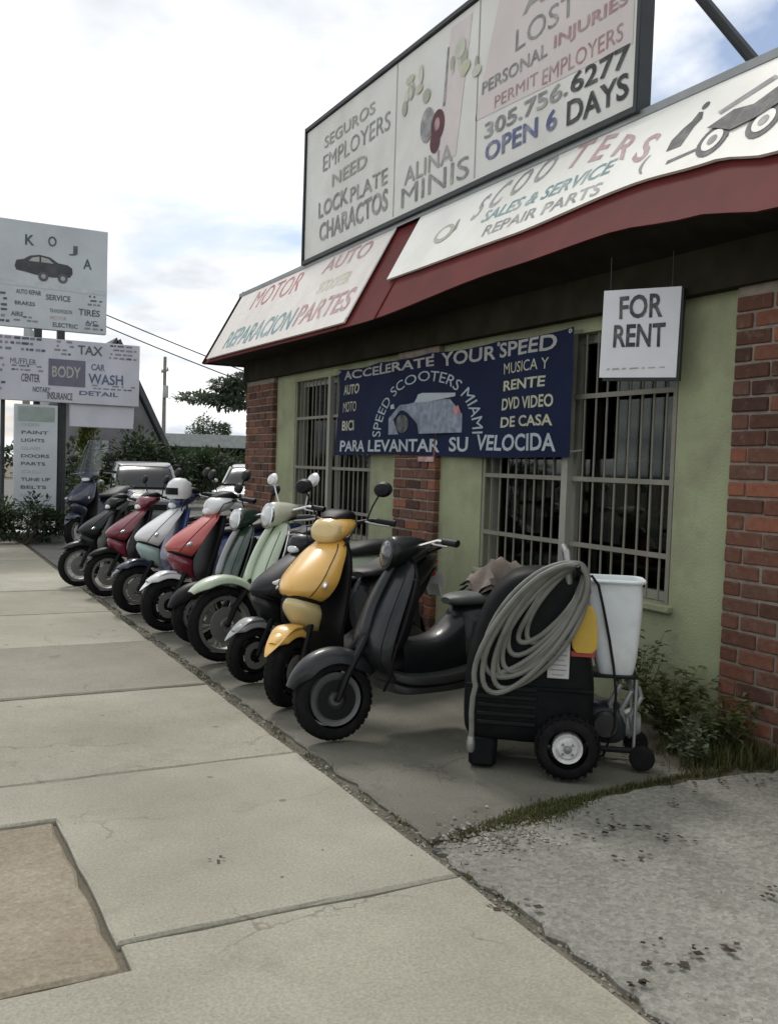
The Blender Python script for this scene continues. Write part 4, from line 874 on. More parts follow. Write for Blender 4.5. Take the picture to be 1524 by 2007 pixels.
# white helmet resting on the blue scooter's mirror end / seat
hl = root('helmet', 'white open helmet hung on the handlebar of the blue and white scooter', 'helmet', (2.52, 9.46, 1.21))
part('shell', MB().lathe([(.001, .15), (.06, .142), (.105, .105), (.128, .05), (.130, 0), (.118, -.06), (.112, -.06), (.122, 0), (.118, .05), (.09, .10), (.001, .138)], (0, 0, 0), 'z', 24), pWHT, hl)
part('visor', MB().lathe([(.132, -.02), (.136, .0), (.134, .045), (.128, .05)], (0, 0, 0), 'z', 14, R(150), R(250)), BLKPLASTIC, hl)
part('strap', MB().tube([(0, -.115, -.04), (0, -.06, -.12), (0, .06, -.12), (0, .115, -.04)], .006, 5), BLKPLASTIC, hl)
# things lying on the black scooter's seat
rag = MB()
vs = []
for i in range(13):
    for j in range(13):
        x, y = -.24+.48*i/12, -.17+.34*j/12; e = max(abs(x)/.24, abs(y)/.17)
        vs.append((3.36+x, 4.86+y*.9, .86+.13*max(0, 1-(x/.24)**2)*max(0, 1-(y/.17)**2)+.07*noise.noise((x*9, y*9, 1))+.03*noise.noise((x*22, y*22, 4))-.06*max(0, e-.75)*4*.6))
rag.add(vs, [(i*13+j, i*13+j+1, (i+1)*13+j+1, (i+1)*13+j) for i in range(12) for j in range(12)]); k0 = len(rag.v)
rag.add([(v.x, v.y, v.z-.03) for v in rag.v[:k0]], [(i*13+j, (i+1)*13+j, (i+1)*13+j+1, i*13+j+1) for i in range(12) for j in range(12)])
single('folded_cloth', rag, mat('cloth_brown', (.16, .13, .11), .9, var=.4, scale=7, bump=.3), 'crumpled brownish cloth lying on the black retro scooter seat', 'cloth', (3.42, 4.86, .84))

# ================================================================== PRESSURE WASHER, HOSE, BIN
WA = math.atan2(-.59, .81)
wl = Vector((2.98, 3.70, 0)); WM = Matrix.Translation(wl) @ Matrix.Rotation(WA, 4, 'Z')
pw = root('pressure_washer', 'black wheeled pressure washer with yellow panel and white label on the forecourt', 'pressure washer', wl, WA)
PWB = mat('washer_black', (.006, .007, .008), .55, var=.3, scale=4, dirt=(.022, .022, .02), dirtamt=.4, dscale=6, spec=.12)
h = MB().loft([(-.20, .15, .17, .27, .24, 0, 5), (-.20, .20, .205, .33, .32, 0, 6), (-.20, .45, .21, .335, .33, 0, 6), (-.19, .68, .205, .315, .29, 0, 6), (-.16, .88, .195, .27, .24, 0, 5), (-.13, 1.0, .17, .20, .19, 0, 4), (-.12, 1.04, .12, .12, .12, 0, 3)], 24, 40)
h.xf(Matrix.Translation((0, .28, 0))); body = part('housing', h, PWB, pw)
for i in range(5):
    part('vent_slot', MB().cbox((-.46, .058, .24+.045*i), (-.16, .070, .262+.045*i), .004), BLKPLASTIC, body)
part('side_rib', MB().cbox((-.52, .06, .43), (.12, .075, .45), .004), PWB, body)
for (y0, nm) in ((-.02, 'wheel'), (.50, 'wheel')):
    prof = []
    for k in range(15):
        th = math.pi*(-.6+1.2*k/14); prof.append((.115+.047*math.cos(th)*1.0, y0+.045+.052*math.sin(th)))
    hub = MB().lathe([(0, y0-.002), (.045, y0-.004), (.058, y0+.012), (.066, y0+.006), (.075, y0+.004), (.078, y0+.03), (.078, y0+.07), (.0, y0+.08)], (0, 0, .162), 'y', 28)
    hw = part(nm, hub, mat('hub_white', (.62, .62, .62), .5, var=.15, scale=20, dirt=(.2, .18, .15), dirtamt=.6, dscale=14), pw)
    ty = MB().lathe(prof, (0, 0, .162), 'y', 40)
    for k in range(26):
        an = 2*math.pi*k/26
        for s_ in (-1, 1): ty.box((.160*math.cos(an), y0+.045+s_*.024, .162+.160*math.sin(an)), (.010, .036, .018), Matrix.Rotation(-an, 3, 'Y'))
    part('tyre', ty, RUBBER, hw)
    part('hub_cap', MB().lathe([(0, y0-.014), (.018, y0-.012), (.022, y0-.002)], (0, 0, .162), 'y', 16), STEEL, hw)
    for k in range(4):
        an = math.pi/4+k*math.pi/2; part('lug_nut', MB().lathe([(0, y0-.009), (.007, y0-.009), (.008, y0)], (.034*math.cos(an), 0, .162+.034*math.sin(an)), 'y', 6), STEEL, hw)
part('axle', MB().tube([(0, .03, .162), (0, .56, .162)], .014, 8), STEEL, pw)
part('foot', MB().cbox((-.50, .10, -.0), (-.36, .46, .17), .02), PWB, pw)
part('tank', MB().loft([(-.42, .16, .02, .02, .02, 90), (-.38, .15, .13, .08, .08, 90, 3), (-.10, .15, .15, .09, .08, 90, 3), (.08, .16, .10, .06, .06, 90, 3)], 10, 18).xf(Matrix.Translation((0, .28, .06))), PWB, pw)
part('yellow_panel', MB().loft([(.055, .64, .008, .03, .05, 0, 5), (.055, .68, .010, .055, .075, 0, 5), (.05, .82, .010, .055, .07, 0, 5), (.045, .88, .008, .045, .05, 0, 5)], 8, 20).xf(Matrix.Translation((0, .058, 0))), mat('yellow_plastic', (.55, .36, .05), .45, dirt=(.25, .15, .05), dirtamt=.5), pw)
part('red_stripe', MB().cbox((.0, .066, .615), (.12, .074, .645), .003), mat('red_plastic', (.35, .05, .04), .5), pw)
lab = part('label_plate', MB().cbox((-.115, .056, .50), (-.005, .066, .70), .003), mat('label_white', (.50, .50, .50), .6), pw)
for i in range(7): part('label_line', MB().box((-.06, .0545, .52+.025*i), (.085 if i % 3 else .06, .001, .006)), PRINTGRY, lab, smooth=False)
part('handle', MB().tube([(-.02, .12, .98), (-.03, .10, 1.08), (-.04, .12, 1.14), (-.05, .28, 1.155), (-.04, .44, 1.14), (-.03, .46, 1.08), (-.02, .44, .98)], .017, 10), STEEL, pw)
part('hose_hook', MB().tube([(.02, .16, 1.00), (.03, .06, 1.05), (.02, -.02, 1.05), (.01, -.05, 1.09)], .014, 8), BLKPLASTIC, pw)
part('control_knob', MB().lathe([(0, .045), (.02, .045), (.028, .058), (.028, .075)], (.06, 0, .95), 'y', 16), mat('blue_knob', (.02, .02, .12), .4), pw)
# coiled hose draped over the handle
pts = []; rh = random.Random(11); NL = 10
for k in range(NL*40+1):
    lp = k/40; th = 2*math.pi*lp; j = int(lp); f = lp-j
    def prm(i):
        r_ = random.Random(100+i); return (.20+.021*i+r_.uniform(-.02, .03), .07+.0095*i+r_.uniform(-.02, .025), R(51)+r_.uniform(-.14, .10), r_.uniform(-.012, .012))
    A0, A1 = prm(min(j, NL-1)), prm(min(j+1, NL-1)); a_, b_, tl, dy = [(1-f)*p+f*q for p, q in zip(A0, A1)]
    ex, ez = math.cos(th), math.sin(th)
    top = Vector((.035, 0, 1.075))                       # common support point at the hook
    dirv = Vector((math.cos(tl), 0, math.sin(tl))); per = Vector((-dirv.z, 0, dirv.x))
    c = top-dirv*a_
    p = c+dirv*a_*ex+per*b_*ez
    sag = (1-ex)*.5
    p.z -= .05*sag*sag; p.y = .045-.010*j*.55-.055*sag*math.sin(math.pi*min(1, sag*1.1))+dy+ (.0 if ex < .6 else -.02)
    p += Vector((noise.noise((k*.09, 1, 0)), noise.noise((k*.09, 5, 0))*.6, noise.noise((k*.09, 9, 0))))*.022
    pts.append(p)
e = pts[-1]
last = pts[int((NL-.52)*40)]
pts = pts[:int((NL-.52)*40)+1]
pts += [last+Vector((-.012, .0, -.06)), last+Vector((-.016, 0, -.14)), last+Vector((-.012, 0, -.22)), last+Vector((-.014, 0, -.29))]
HOSE = mat('hose_grey', (.17, .172, .15), .65, var=.3, scale=12, dirt=(.07, .068, .055), dirtamt=.5, dscale=12)
hr = root('coiled_hose', 'grey coiled hose draped over the pressure washer with its end dangling', 'hose', wl+Vector((0, 0, .6)), WA)
part('hose', MB().tube([p-Vector((0, 0, .6)) for p in pts], .0135, 8), HOSE, hr)
e = pts[-1]-Vector((0, 0, .6)); part('coupling', MB().tube([e+Vector((0, 0, .03)), e+Vector((0, 0, .0)), e+Vector((0, 0, -.03)), e+Vector((0, 0, -.05))], [.017, .022, .022, .014], 10), STEEL, hr)

# small pump behind, carrying a white bin
bl = WM @ Vector((.225, .40, 0))
pump = root('engine_pump', 'dark small engine pump with grey fittings beside the pressure washer', 'pump', bl, WA)
part('base_frame', MB().tube([(-.17, -.14, .10), (.17, -.14, .10), (.17, .14, .10), (-.17, .14, .10)], .016, 8, closed=True), BLKPLASTIC, pump)
part('engine', MB().loft([(-.13, .20, .08, .08, .06, 90, 4), (-.09, .21, .11, .10, .10, 90, 4), (.04, .21, .11, .10, .11, 90, 4), (.09, .20, .07, .06, .06, 90, 4)], 10, 18), mat('engine_dark', (.03, .035, .04), .5, metal=.4), pump)
part('fan_cover', MB().lathe([(0, -.14), (.06, -.14), (.075, -.125), (.075, -.10)], (-.02, 0, .22), 'y', 20), ENGINEM, pump)
part('pump_head', MB().loft([(.06, .20, .05, .05, .05, 90, 3), (.12, .21, .065, .07, .08, 90, 3), (.17, .21, .045, .05, .05, 90, 3)], 8, 16), GREYMETAL, pump)
for i, (x_, z_) in enumerate(((.02, .33), (.08, .30), (.13, .27))): part('pipe', MB().tube([(x_, -.06, z_-.08), (x_-.02, -.09, z_), (x_+.03, -.08, z_+.10), (x_+.02, -.02, z_+.14)], .015, 8), GREYMETAL, pump)
part('carrier_plate', MB().cbox((-.12, -.12, .470), (.14, .12, .485), .004), BLKPLASTIC, pump)
for x_ in (-.11, .13):
    for y_ in (-.11, .11): part('post', MB().tube([(x_, y_, .10), (x_, y_, .472)], .009, 6), GREYMETAL, pump)
for x_ in (-.17, .17):
    for y_ in (-.15, .15): part('wheel', MB().lathe([(0, y_-.02), (.05, y_-.02), (.066, y_-.012), (.066, y_+.012), (.05, y_+.02), (0, y_+.02)], (x_, 0, .066), 'y', 18), RUBBER, pump)
bn = root('plastic_bin', 'white tapered plastic bin standing upright behind the pressure washer', 'bin', bl+Vector((0, 0, .485)), WA)
BINM = mat('bin_white', (.70, .74, .75), .45, var=.06, scale=5, dirt=(.42, .45, .43), dirtamt=.5, dscale=4)
part('shell', MB().loft([(.025, .0, .085, .095, .095, 0, 4), (.02, .10, .105, .115, .115, 0, 4.5), (.0, .35, .125, .145, .15, 0, 5), (-.01, .47, .13, .150, .155, 0, 5), (-.01, .485, .136, .157, .161, 0, 5), (-.01, .498, .136, .157, .161, 0, 5), (-.01, .496, .122, .142, .147, 0, 5), (0, .36, .115, .135, .14, 0, 5), (.02, .03, .09, .10, .10, 0, 4)], 40, 36, cap=True), BINM, bn)
part('rim', MB().tube([(-.164*math.copysign(abs(math.cos(a)) ** .4, math.cos(a))-.008, .142*math.copysign(abs(math.sin(a)) ** .4, math.sin(a)), .497) for a in [2*math.pi*i/40 for i in range(40)]], .009, 6, closed=True), BINM, bn)
cd = MB().tube([WM @ Vector(p) for p in ((.04, .30, 1.00), (.10, .245, 1.01), (.135, .245, .965), (.165, .255, .85), (.205, .275, .68), (.235, .29, .53), (.25, .27, .40), (.25, .26, .22), (.20, .28, .06), (.13, .33, .016), (.02, .40, .016))], .007, 6)
single('power_cord', cd, BLKPLASTIC, 'thin dark cord running down the white bin', 'cord', WM @ Vector((.2, .3, .2)))

# ================================================================== PLANTS AND LITTER BY THE WALL
def leaf_quad(mb_, p, d, L_, W_, up=None, bend=.25):
    d = d.normalized(); s_ = d.cross(Vector((0, 0, 1)) if up is None else up)
    if s_.length < .05: s_ = d.cross(Vector((1, 0, 0)))
    s_.normalize(); n_ = s_.cross(d); m_ = p+d*L_*.5+n_*L_*bend*.25; e_ = p+d*L_-n_*L_*bend*.3
    mb_.add([p, m_+s_*W_, e_, m_-s_*W_], [(0, 1, 2, 3)])
def weed(name, label, loc, h_, spread, n_st, seed, leaf=.05, m_=None, group='weeds growing at the foot of the wall', per=16):
    rd = random.Random(seed); t = root(name, label, 'plant', loc, 0, group); st, lv = MB(), MB()
    for i in range(n_st):
        an = rd.uniform(0, 2*math.pi); r_ = spread*rd.random()**.6; tip = Vector((math.cos(an)*r_, math.sin(an)*r_*.8, h_*rd.uniform(.45, 1.0))); tip.x = min(tip.x, 4.36-loc[0])
        b_ = Vector((rd.uniform(-.05, .05), rd.uniform(-.05, .05), 0)); pp = []
        for k in range(6):
            f = k/5; q = b_.lerp(tip, f); q.z = tip.z*(f**.75); q += Vector((rd.uniform(-.015, .015), rd.uniform(-.015, .015), 0))*f; pp.append(q)
        st.tube(pp, [.005, .004, .004, .003, .002, .001], 4)
        for k in range(per):
            f = rd.uniform(.12, 1.0); j = min(int(f*5), 4); q = pp[j].lerp(pp[j+1], f*5-j); a2 = rd.uniform(0, 2*math.pi)
            leaf_quad(lv, q, Vector((math.cos(a2), math.sin(a2), rd.uniform(-.3, .6))), leaf*rd.uniform(.6, 1.4), leaf*rd.uniform(.25, .42), bend=rd.uniform(0, .6))
    part('stem', st, mat('weed_stem', (.09, .10, .04), .8), t); part('foliage', lv, m_ or LEAFM, t, smooth=False)
    return t
weed('weed_bush', 'leafy green weed bush between the white bin and the brick pier', (4.10, 4.15, -.03), .46, .38, 40, 21, .058, LEAFW, per=17)
weed('weed_bush', 'low dark weeds against the foot of the near brick pier', (4.17, 3.80, -.03), .33, .32, 34, 22, .05, LEAFW)
weed('weed_bush', 'tall straggly weed under the sill beside the bin', (4.22, 4.55, -.03), .62, .22, 16, 23, .05, LEAFM, per=14)
weed('weed_bush', 'small pale weed tuft at the edge of the asphalt', (3.85, 3.72, -.03), .26, .2, 16, 24, .04, LEAFL)
rd = random.Random(5); gm = MB()
def blades(cx, cy, n_, sx, sy, h_, zb=-.03):
    for i in range(n_):
        p = Vector((cx+rd.gauss(0, sx), cy+rd.gauss(0, sy), zb))
        if p.x > 4.36: continue
        an = rd.uniform(0, 2*math.pi); hh = h_*rd.uniform(.4, 1.3); d = Vector((math.cos(an), math.sin(an), 0))*hh*rd.uniform(.1, .6); s_ = Vector((-math.sin(an), math.cos(an), 0))*.003
        m_ = p+d*.4+Vector((0, 0, hh*.65)); e_ = p+d+Vector((0, 0, hh)); gm.add([p-s_, p+s_, m_+s_*.7, m_-s_*.7, e_], [(0, 1, 2, 3), (3, 2, 4)])
for i_ in range(46):
    blades(3.72+.62*rd.random()**.8, 3.50+.55*rd.random(), rd.randint(20, 90), .03, .03, rd.uniform(.03, .13))
blades(4.05, 3.62, 500, .22, .06, .05)
for t_ in range(60):       # moss and grass along the joint between the forecourt and the asphalt
    f = t_/59; x = 2.1+1.8*f; y = 3.30+.23*min(1, f*1.6)+rd.uniform(-.01, .01); blades(x, y, int(30+330*math.exp(-((x-2.6)/.26)**2)), .03, .016+.03*math.exp(-((x-2.6)/.26)**2), .026, -.018)
for t_ in range(50):
    blades(1.95+rd.uniform(-.02, .04), rd.uniform(2.2, 12), 8, .012, .03, .03, -.03)
o = part('grass', gm, GRASSM, smooth=False); o['kind'] = 'stuff'
gv = MB()
def stone(p, r_):
    a, b, c = (r_*rd.uniform(.6, 1.2) for _ in range(3)); q = Matrix.Rotation(rd.uniform(0, 6), 3, 'Z')
    vs_ = [(a, 0, 0), (0, b, 0), (-a*.8, b*.1, 0), (0, -b, 0), (a*.2, 0, c*.8), (0, 0, -c*.5)]; gv.add([q @ Vector(v)+p for v in vs_], [(0, 1, 4), (1, 2, 4), (2, 3, 4), (3, 0, 4), (1, 0, 5), (2, 1, 5), (3, 2, 5), (0, 3, 5)])
for i in range(1500): stone(Vector((1.935+rd.gauss(0, .035), rd.uniform(1.0, 13), -.022)), rd.uniform(.004, .013))
for i in range(420): stone(Vector((2.25+rd.gauss(0, .16), 3.28+rd.gauss(0, .10), -.004)), rd.uniform(.004, .014))
for i in range(500): stone(Vector((rd.uniform(2.05, 5), rd.uniform(1, 3.3), -.006)), rd.uniform(.002, .006))
for i in range(120): stone(Vector((rd.uniform(.0, 1.9), rd.uniform(1.8, 9), .001)), rd.uniform(.002, .005))
for i in range(260): stone(Vector((rd.uniform(2.05, 4.3), rd.uniform(3.5, 6), -.011)), rd.uniform(.002, .006))
o = part('gravel', gv, mat('gravel_stone', (.25, .235, .20), .9, var=.3, rnd=.45), smooth=False); o['kind'] = 'stuff'
lf = MB()
from math import pi
def px_ground(px, py, z=0):
    d = cf+cr2*((px-762)/FPX)-cu2*((py-1003.5)/FPX); return Vector((0, 0, CH))+d*((z-CH)/d.z)
for px, py, s_ in ((1300, 1890, .045), (1395, 1865, .05), (1280, 1845, .025), (1215, 1630, .05), (1240, 1680, .04), (1195, 1620, .04), (1300, 1640, .03), (1350, 1645, .03), (1490, 1755, .04), (1360, 1870, .03), (1240, 1940, .04), (985, 1780, .05), (560, 1722, .02), (645, 1662, .018), (425, 1690, .025), (805, 1912, .02), (548, 1526, .014), (1310, 1580, .03), (1180, 1600, .03), (1150, 1640, .03), (520, 1590, .012), (960, 1990, .02), (880, 1350, .02), (780, 1480, .018)):
    for k in range(5 if s_ > .024 else 1):
        p = px_ground(px, py)+Vector((rd.gauss(0, s_*1.1), rd.gauss(0, s_*.6), .002+.002*k)); an = rd.uniform(0, 6.28)
        leaf_quad(lf, p, Vector((math.cos(an), math.sin(an), rd.uniform(-.02, .06))), s_*rd.uniform(.5, 1.0), s_*rd.uniform(.2, .4), bend=rd.uniform(0, .3))
for i in range(150):
    p = Vector((rd.uniform(3.4, 4.3), rd.uniform(3.2, 4.3), .0)); an = rd.uniform(0, 6.28); leaf_quad(lf, p, Vector((math.cos(an), math.sin(an), .1)), .03, .009)
o = part('fallen_leaves', lf, DRYLEAF, smooth=False); o['kind'] = 'stuff'

# ================================================================== ROADSIDE POLE SIGN
ps = root('pole_sign', 'tall grey roadside sign of stacked boards with a car silhouette', 'sign', (2.4, 18, -.02))
BOARD = mat('board_bluegrey', (.50, .54, .57), .5, var=.08, scale=1.2, dirt=(.34, .36, .39), dirtamt=.5, dscale=1.5)
BOARD2 = mat('board_lilac', (.52, .53, .59), .5, var=.08, scale=1.2, dirt=(.36, .36, .43), dirtamt=.5, dscale=1.5)
PRINTDK = mat('print_dark_slate', (.09, .10, .12), .6, var=.3, scale=9)
def psf(u, v): return Vector((u, 17.93, v))
def psf2(u, v): return Vector((u, 17.925, v))
def board(x0, x1, z0, z1, m_): 
    b_ = part('board', MB().cbox((x0, 17.935, z0), (x1, 18.06, z1), .01), m_, ps, world=True); return b_
b1 = board(1.15, 3.36, 3.79, 5.66, BOARD); b2 = board(1.15, 3.98, 2.50, 3.64, BOARD2); b3 = board(1.80, 2.53, .46, 2.44, BOARD)
part('hanging_panel', MB().cbox((2.75, 18.0, 2.08), (3.90, 18.08, 2.50), .01), BOARD2, ps, world=True)
for x_ in (2.19, 2.60): part('pole', MB().tube([(x_, 18.12, -.1), (x_, 18.12, 5.5)], .06, 10), DKFRAME, ps, world=True)
part('pole', MB().tube([(1.62, 18.1, -.1), (1.62, 18.1, 2.6)], .04, 8), DKFRAME, ps, world=True); part('pole', MB().tube([(2.66, 18.1, -.1), (2.66, 18.1, 2.5)], .045, 8), DKFRAME, ps, world=True)
for ch_, u, v in (('K', 1.94, 5.24), ('O', 2.32, 5.27), ('J', 2.68, 5.15), ('A', 2.93, 4.94)): text_part(ch_, psf, u, u+.15, v, v+.18, PRINTDK, ps, .03)
CARDK = mat('print_car_dark', (.055, .06, .07), .6, var=.3, scale=6)
poly_part('car_silhouette', [(1.77, 4.86), (1.80, 4.79), (1.95, 4.77), (2.10, 4.74), (2.40, 4.72), (2.70, 4.75), (2.75, 4.82), (2.74, 4.92), (2.66, 4.97), (2.50, 4.985), (2.36, 5.07), (2.18, 5.095), (2.02, 5.06), (1.92, 4.99), (1.80, 4.96)], psf, CARDK, ps)
poly_part('car_window', [(2.0, 4.965), (2.06, 5.03), (2.18, 5.06), (2.18, 4.965)], psf2, PRINTFADE, ps); poly_part('car_window', [(2.21, 4.965), (2.21, 5.06), (2.33, 5.04), (2.42, 4.965)], psf2, PRINTFADE, ps)
for u_ in (2.25, 2.58):
    poly_part('car_wheel', ellipse(u_, 4.72, .085, .085, 18), psf2, PRINTDK, ps); poly_part('car_wheel', ellipse(u_, 4.72, .04, .04, 12), lambda u, v: Vector((u, 17.922, v)), PRINTFADE, ps)
rr = random.Random(17)
def rows(x0, x1, z0, z1, dz, mats):
    z = z1
    while z > z0:
        u = x0+rr.uniform(0, .1)
        while u < x1-.05:
            w_ = rr.uniform(.03, .12)
            if rr.random() < .8: poly_part('faint_mark', [(u, z), (min(u+w_, x1), z+rr.uniform(-.004, .004)), (min(u+w_, x1), z+dz*.5), (u, z+dz*.45)], psf, rr.choice(mats), ps)
            u += w_+rr.uniform(.015, .05)
        z -= dz*rr.uniform(.95, 1.3)
GM = [PRINTDK, mat('print_mid_slate', (.19, .20, .24), .6), mat('print_mauve', (.26, .22, .27), .6)]
rows(1.20, 1.70, 3.86, 4.44, .085, GM); rows(1.72, 2.25, 3.86, 3.96, .06, GM); rows(2.86, 3.28, 4.28, 4.44, .07, GM); rows(2.9, 3.3, 3.84, 3.92, .06, GM); rows(1.2, 2.3, 3.30, 3.58, .09, GM); rows(1.2, 1.66, 2.6, 3.2, .09, GM); rows(1.7, 2.3, 3.0, 3.10, .06, GM); rows(2.4, 2.8, 3.32, 3.58, .07, GM); rows(3.4, 3.92, 3.3, 3.58, .07, GM); rows(3.05, 3.9, 2.76, 2.84, .05, GM); rows(1.88, 2.46, .52, .62, .06, GM)
poly_part('pale_band', [(1.2, 4.52), (3.33, 4.50), (3.33, 4.58), (1.2, 4.62)], psf, mat('print_pale_band', (.5, .53, .56), .5), ps)
for tx, u0, u1, v0, v1, m_ in (('AUTO REPAIR', 1.80, 2.22, 4.38, 4.46, PRINTDK), ('SERVICE', 2.30, 2.72, 4.32, 4.42, PRINTDK), ('BRAKES', 1.78, 2.12, 4.18, 4.25, PRINTDK), ('TRANSMISSION', 2.36, 2.75, 4.10, 4.17, PRINTDK), ('TIRES', 2.86, 3.24, 4.10, 4.22, PRINTDK),
                           ('MOTOR', 2.38, 2.66, 3.98, 4.04, PRINTPINK), ('AIRE', 1.72, 1.92, 3.98, 4.06, PRINTDK), ('ELECTRIC', 2.42, 2.85, 3.85, 3.93, PRINTDK), ('A/C', 2.98, 3.2, 3.95, 4.02, PRINTDK),
                           ('TAX', 2.86, 3.3, 3.40, 3.56, PRINTDK), ('MUFFLER', 1.72, 2.15, 3.14, 3.24, PRINTDK), ('CENTER', 1.9, 2.22, 2.84, 2.98, PRINTDK), ('CAR', 3.1, 3.35, 3.12, 3.24, mat('print_slate_blue', (.10, .12, .22), .6)), ('WASH', 3.05, 3.68, 2.88, 3.06, mat('print_slate_blue', (.10, .12, .22), .6)), ('DETAIL', 2.9, 3.6, 2.66, 2.74, mat('print_slate_blue', (.10, .12, .22), .6)), ('INSURANCE', 2.35, 2.78, 2.55, 2.68, PRINTDK), ('NOTARY', 2.1, 2.4, 2.66, 2.76, PRINTDK)):
    text_part(tx, psf, u0, u1, v0, v1, m_, ps, .02)
poly_part('dark_field', [(2.36, 2.80), (3.0, 2.80), (3.0, 3.28), (2.36, 3.28)], psf, mat('print_slate', (.13, .13, .18), .6), ps); text_part('BODY', psf2, 2.42, 2.92, 2.95, 3.16, PRINTFADE, ps, .03)
for i in range(11):
    z = 2.05-.14*i; text_part(('FENDERS', 'PAINT', 'LIGHTS', 'GLASS', 'DOORS', 'PARTS', 'OIL', 'TUNE UP', 'BELTS', 'HOSES', 'TOWING')[i], psf, 1.92, 2.12+.22*((i*37 % 10)/10)+.1, z, z+.06, PRINTDK if i % 3 else PRINTPALE, ps, .02)
poly_part('green_field', [(1.86, 2.14), (2.48, 2.14), (2.48, 2.40), (1.86, 2.40)], psf, mat('print_sage', (.28, .33, .31), .6), ps)
for x_ in (2.18, 2.57): part('spacer', MB().box((x_, 18.0, 3.71), (.13, .12, .17)), DKFRAME, ps, world=True, smooth=False)
part('base', MB().cbox((1.5, 17.8, -.05), (2.9, 18.4, .16), .03), GREYMETAL, ps, world=True)

# ================================================================== BACKGROUND VEGETATION
def shrub(name, label, loc, rx, ry, h_, n_, m_, seed, leaf=.09, group=None, cat='shrub'):
    rd_ = random.Random(seed); t = root(name, label, cat, loc, 0, group); lv, st = MB(), MB()
    cl = [(Vector((rd_.uniform(-.7, .7)*rx, rd_.uniform(-.7, .7)*ry, h_*rd_.uniform(.3, .85))), rd_.uniform(.28, .5)) for _ in range(14)]
    for c, s_ in cl: st.tube([(0, 0, 0), c*.5+Vector((0, 0, -.05)), c], [.03, .02, .006], 5)
    for i in range(n_):
        c, s_ = rd_.choice(cl); v = Vector((rd_.gauss(0, 1), rd_.gauss(0, 1), rd_.gauss(0, 1))).normalized()*rd_.random()**.4
        p = c+Vector((v.x*rx*s_, v.y*ry*s_, v.z*h_*s_*.7)); p.z = max(p.z, .02)
        leaf_quad(lv, p, v+Vector((rd_.uniform(-.6, .6), rd_.uniform(-.6, .6), rd_.uniform(-.4, .6))), leaf*rd_.uniform(.6, 1.5), leaf*.3)
    part('stem', st, BARK, t); part('foliage', lv, m_, t, smooth=False); return t
shrub('shrub', 'low dark shrub at the foot of the roadside pole sign', (1.95, 17.4, -.02), .75, .4, .75, 1600, LEAFD, 31, .10, 'shrubs beyond the shop')
shrub('shrub', 'dark green shrub behind the navy scooter', (3.5, 19.2, -.02), .7, .5, 1.0, 1600, LEAFD, 32, .10, 'shrubs beyond the shop')
shrub('shrub', 'broad dark hedge bush in front of the grey gabled shed', (5.3, 24.5, -.02), 1.9, .8, 2.1, 4500, LEAFD, 33, .14, 'shrubs beyond the shop')
shrub('shrub', 'dark bush standing before the low carport', (8.0, 30, -.02), 2.2, 1.0, 1.8, 4000, LEAFD, 34, .16, 'shrubs beyond the shop')
shrub('shrub', 'rounded dark bush under the right end of the carport roof', (11.0, 34, -.02), 2.4, 1.0, 1.85, 4000, LEAFD, 35, .17, 'shrubs beyond the shop')
shrub('climbing_plant', 'narrow yellow-green climbing plant hanging beside the pole sign', (3.30, 19.0, -.02), .26, .24, 2.9, 1500, leaf_mat('leaf_lime', (.06, .08, .015), (.16, .19, .03)), 36, .10, cat='plant')
def tree(name, label, loc, h_, layers, n_, m_, seed, leaf=.22, group='trees beyond the shop', tr=.14):
    rd_ = random.Random(seed); t = root(name, label, 'tree', loc, 0, group); tk, lv = MB(), MB()
    tk.tube([(0, 0, -.1), (.05, 0, h_*.4), (-.05, .05, h_*.75), (0, 0, h_)], [tr, tr*.8, tr*.5, tr*.15], 8)
    for (cx_, cz_, rx, rz) in layers:
        tk.tube([(0, 0, cz_-.5), (cx_*.6, 0, cz_-.1), (cx_, rd_.uniform(-.5, .5), cz_)], [tr*.4, tr*.25, .02], 6)
        for i in range(n_):
            v = Vector((rd_.gauss(0, 1), rd_.gauss(0, 1), rd_.gauss(0, 1))).normalized()*rd_.random()**.45
            p = Vector((cx_+v.x*rx, v.y*rx*.7, cz_+v.z*rz+.25*noise.noise((v.x*3+seed, v.y*3, cx_))))
            leaf_quad(lv, p, v+Vector((rd_.uniform(-.7, .7), rd_.uniform(-.7, .7), rd_.uniform(-.5, .4))), leaf*rd_.uniform(.6, 1.5), leaf*.28)
    part('trunk', tk, BARK, t); part('crown', lv, m_, t, smooth=False); return t
tree('spreading_tree', 'dark tree with flat layered crown jutting out beside the shop corner', (16.2, 45, 0), 5.8, [(-1.6, 4.45, 1.5, .30), (-3.1, 4.55, 1.6, .14), (-.6, 4.6, 1.8, .42), (-1.8, 5.25, 1.1, .28), (-.9, 5.5, 1.0, .32), (.8, 4.8, 1.8, .6), (.3, 5.7, 1.4, .4), (2.0, 5.4, 1.6, .5)], 750, leaf_mat('leaf_greygreen_haze', (.06, .08, .055), (.13, .16, .11)), 41, .24)  # grey-green leaves lightened: distance haze put into their colour
tree('small_tree', 'small pale green tree showing above the carport roof', (12.7, 43.5, 0), 3.3, [(0, 3.1, .55, .55), (.55, 2.9, .45, .4), (-.4, 2.7, .5, .4), (1.0, 3.0, .25, .25)], 380, LEAFL, 42, .16, tr=.07)
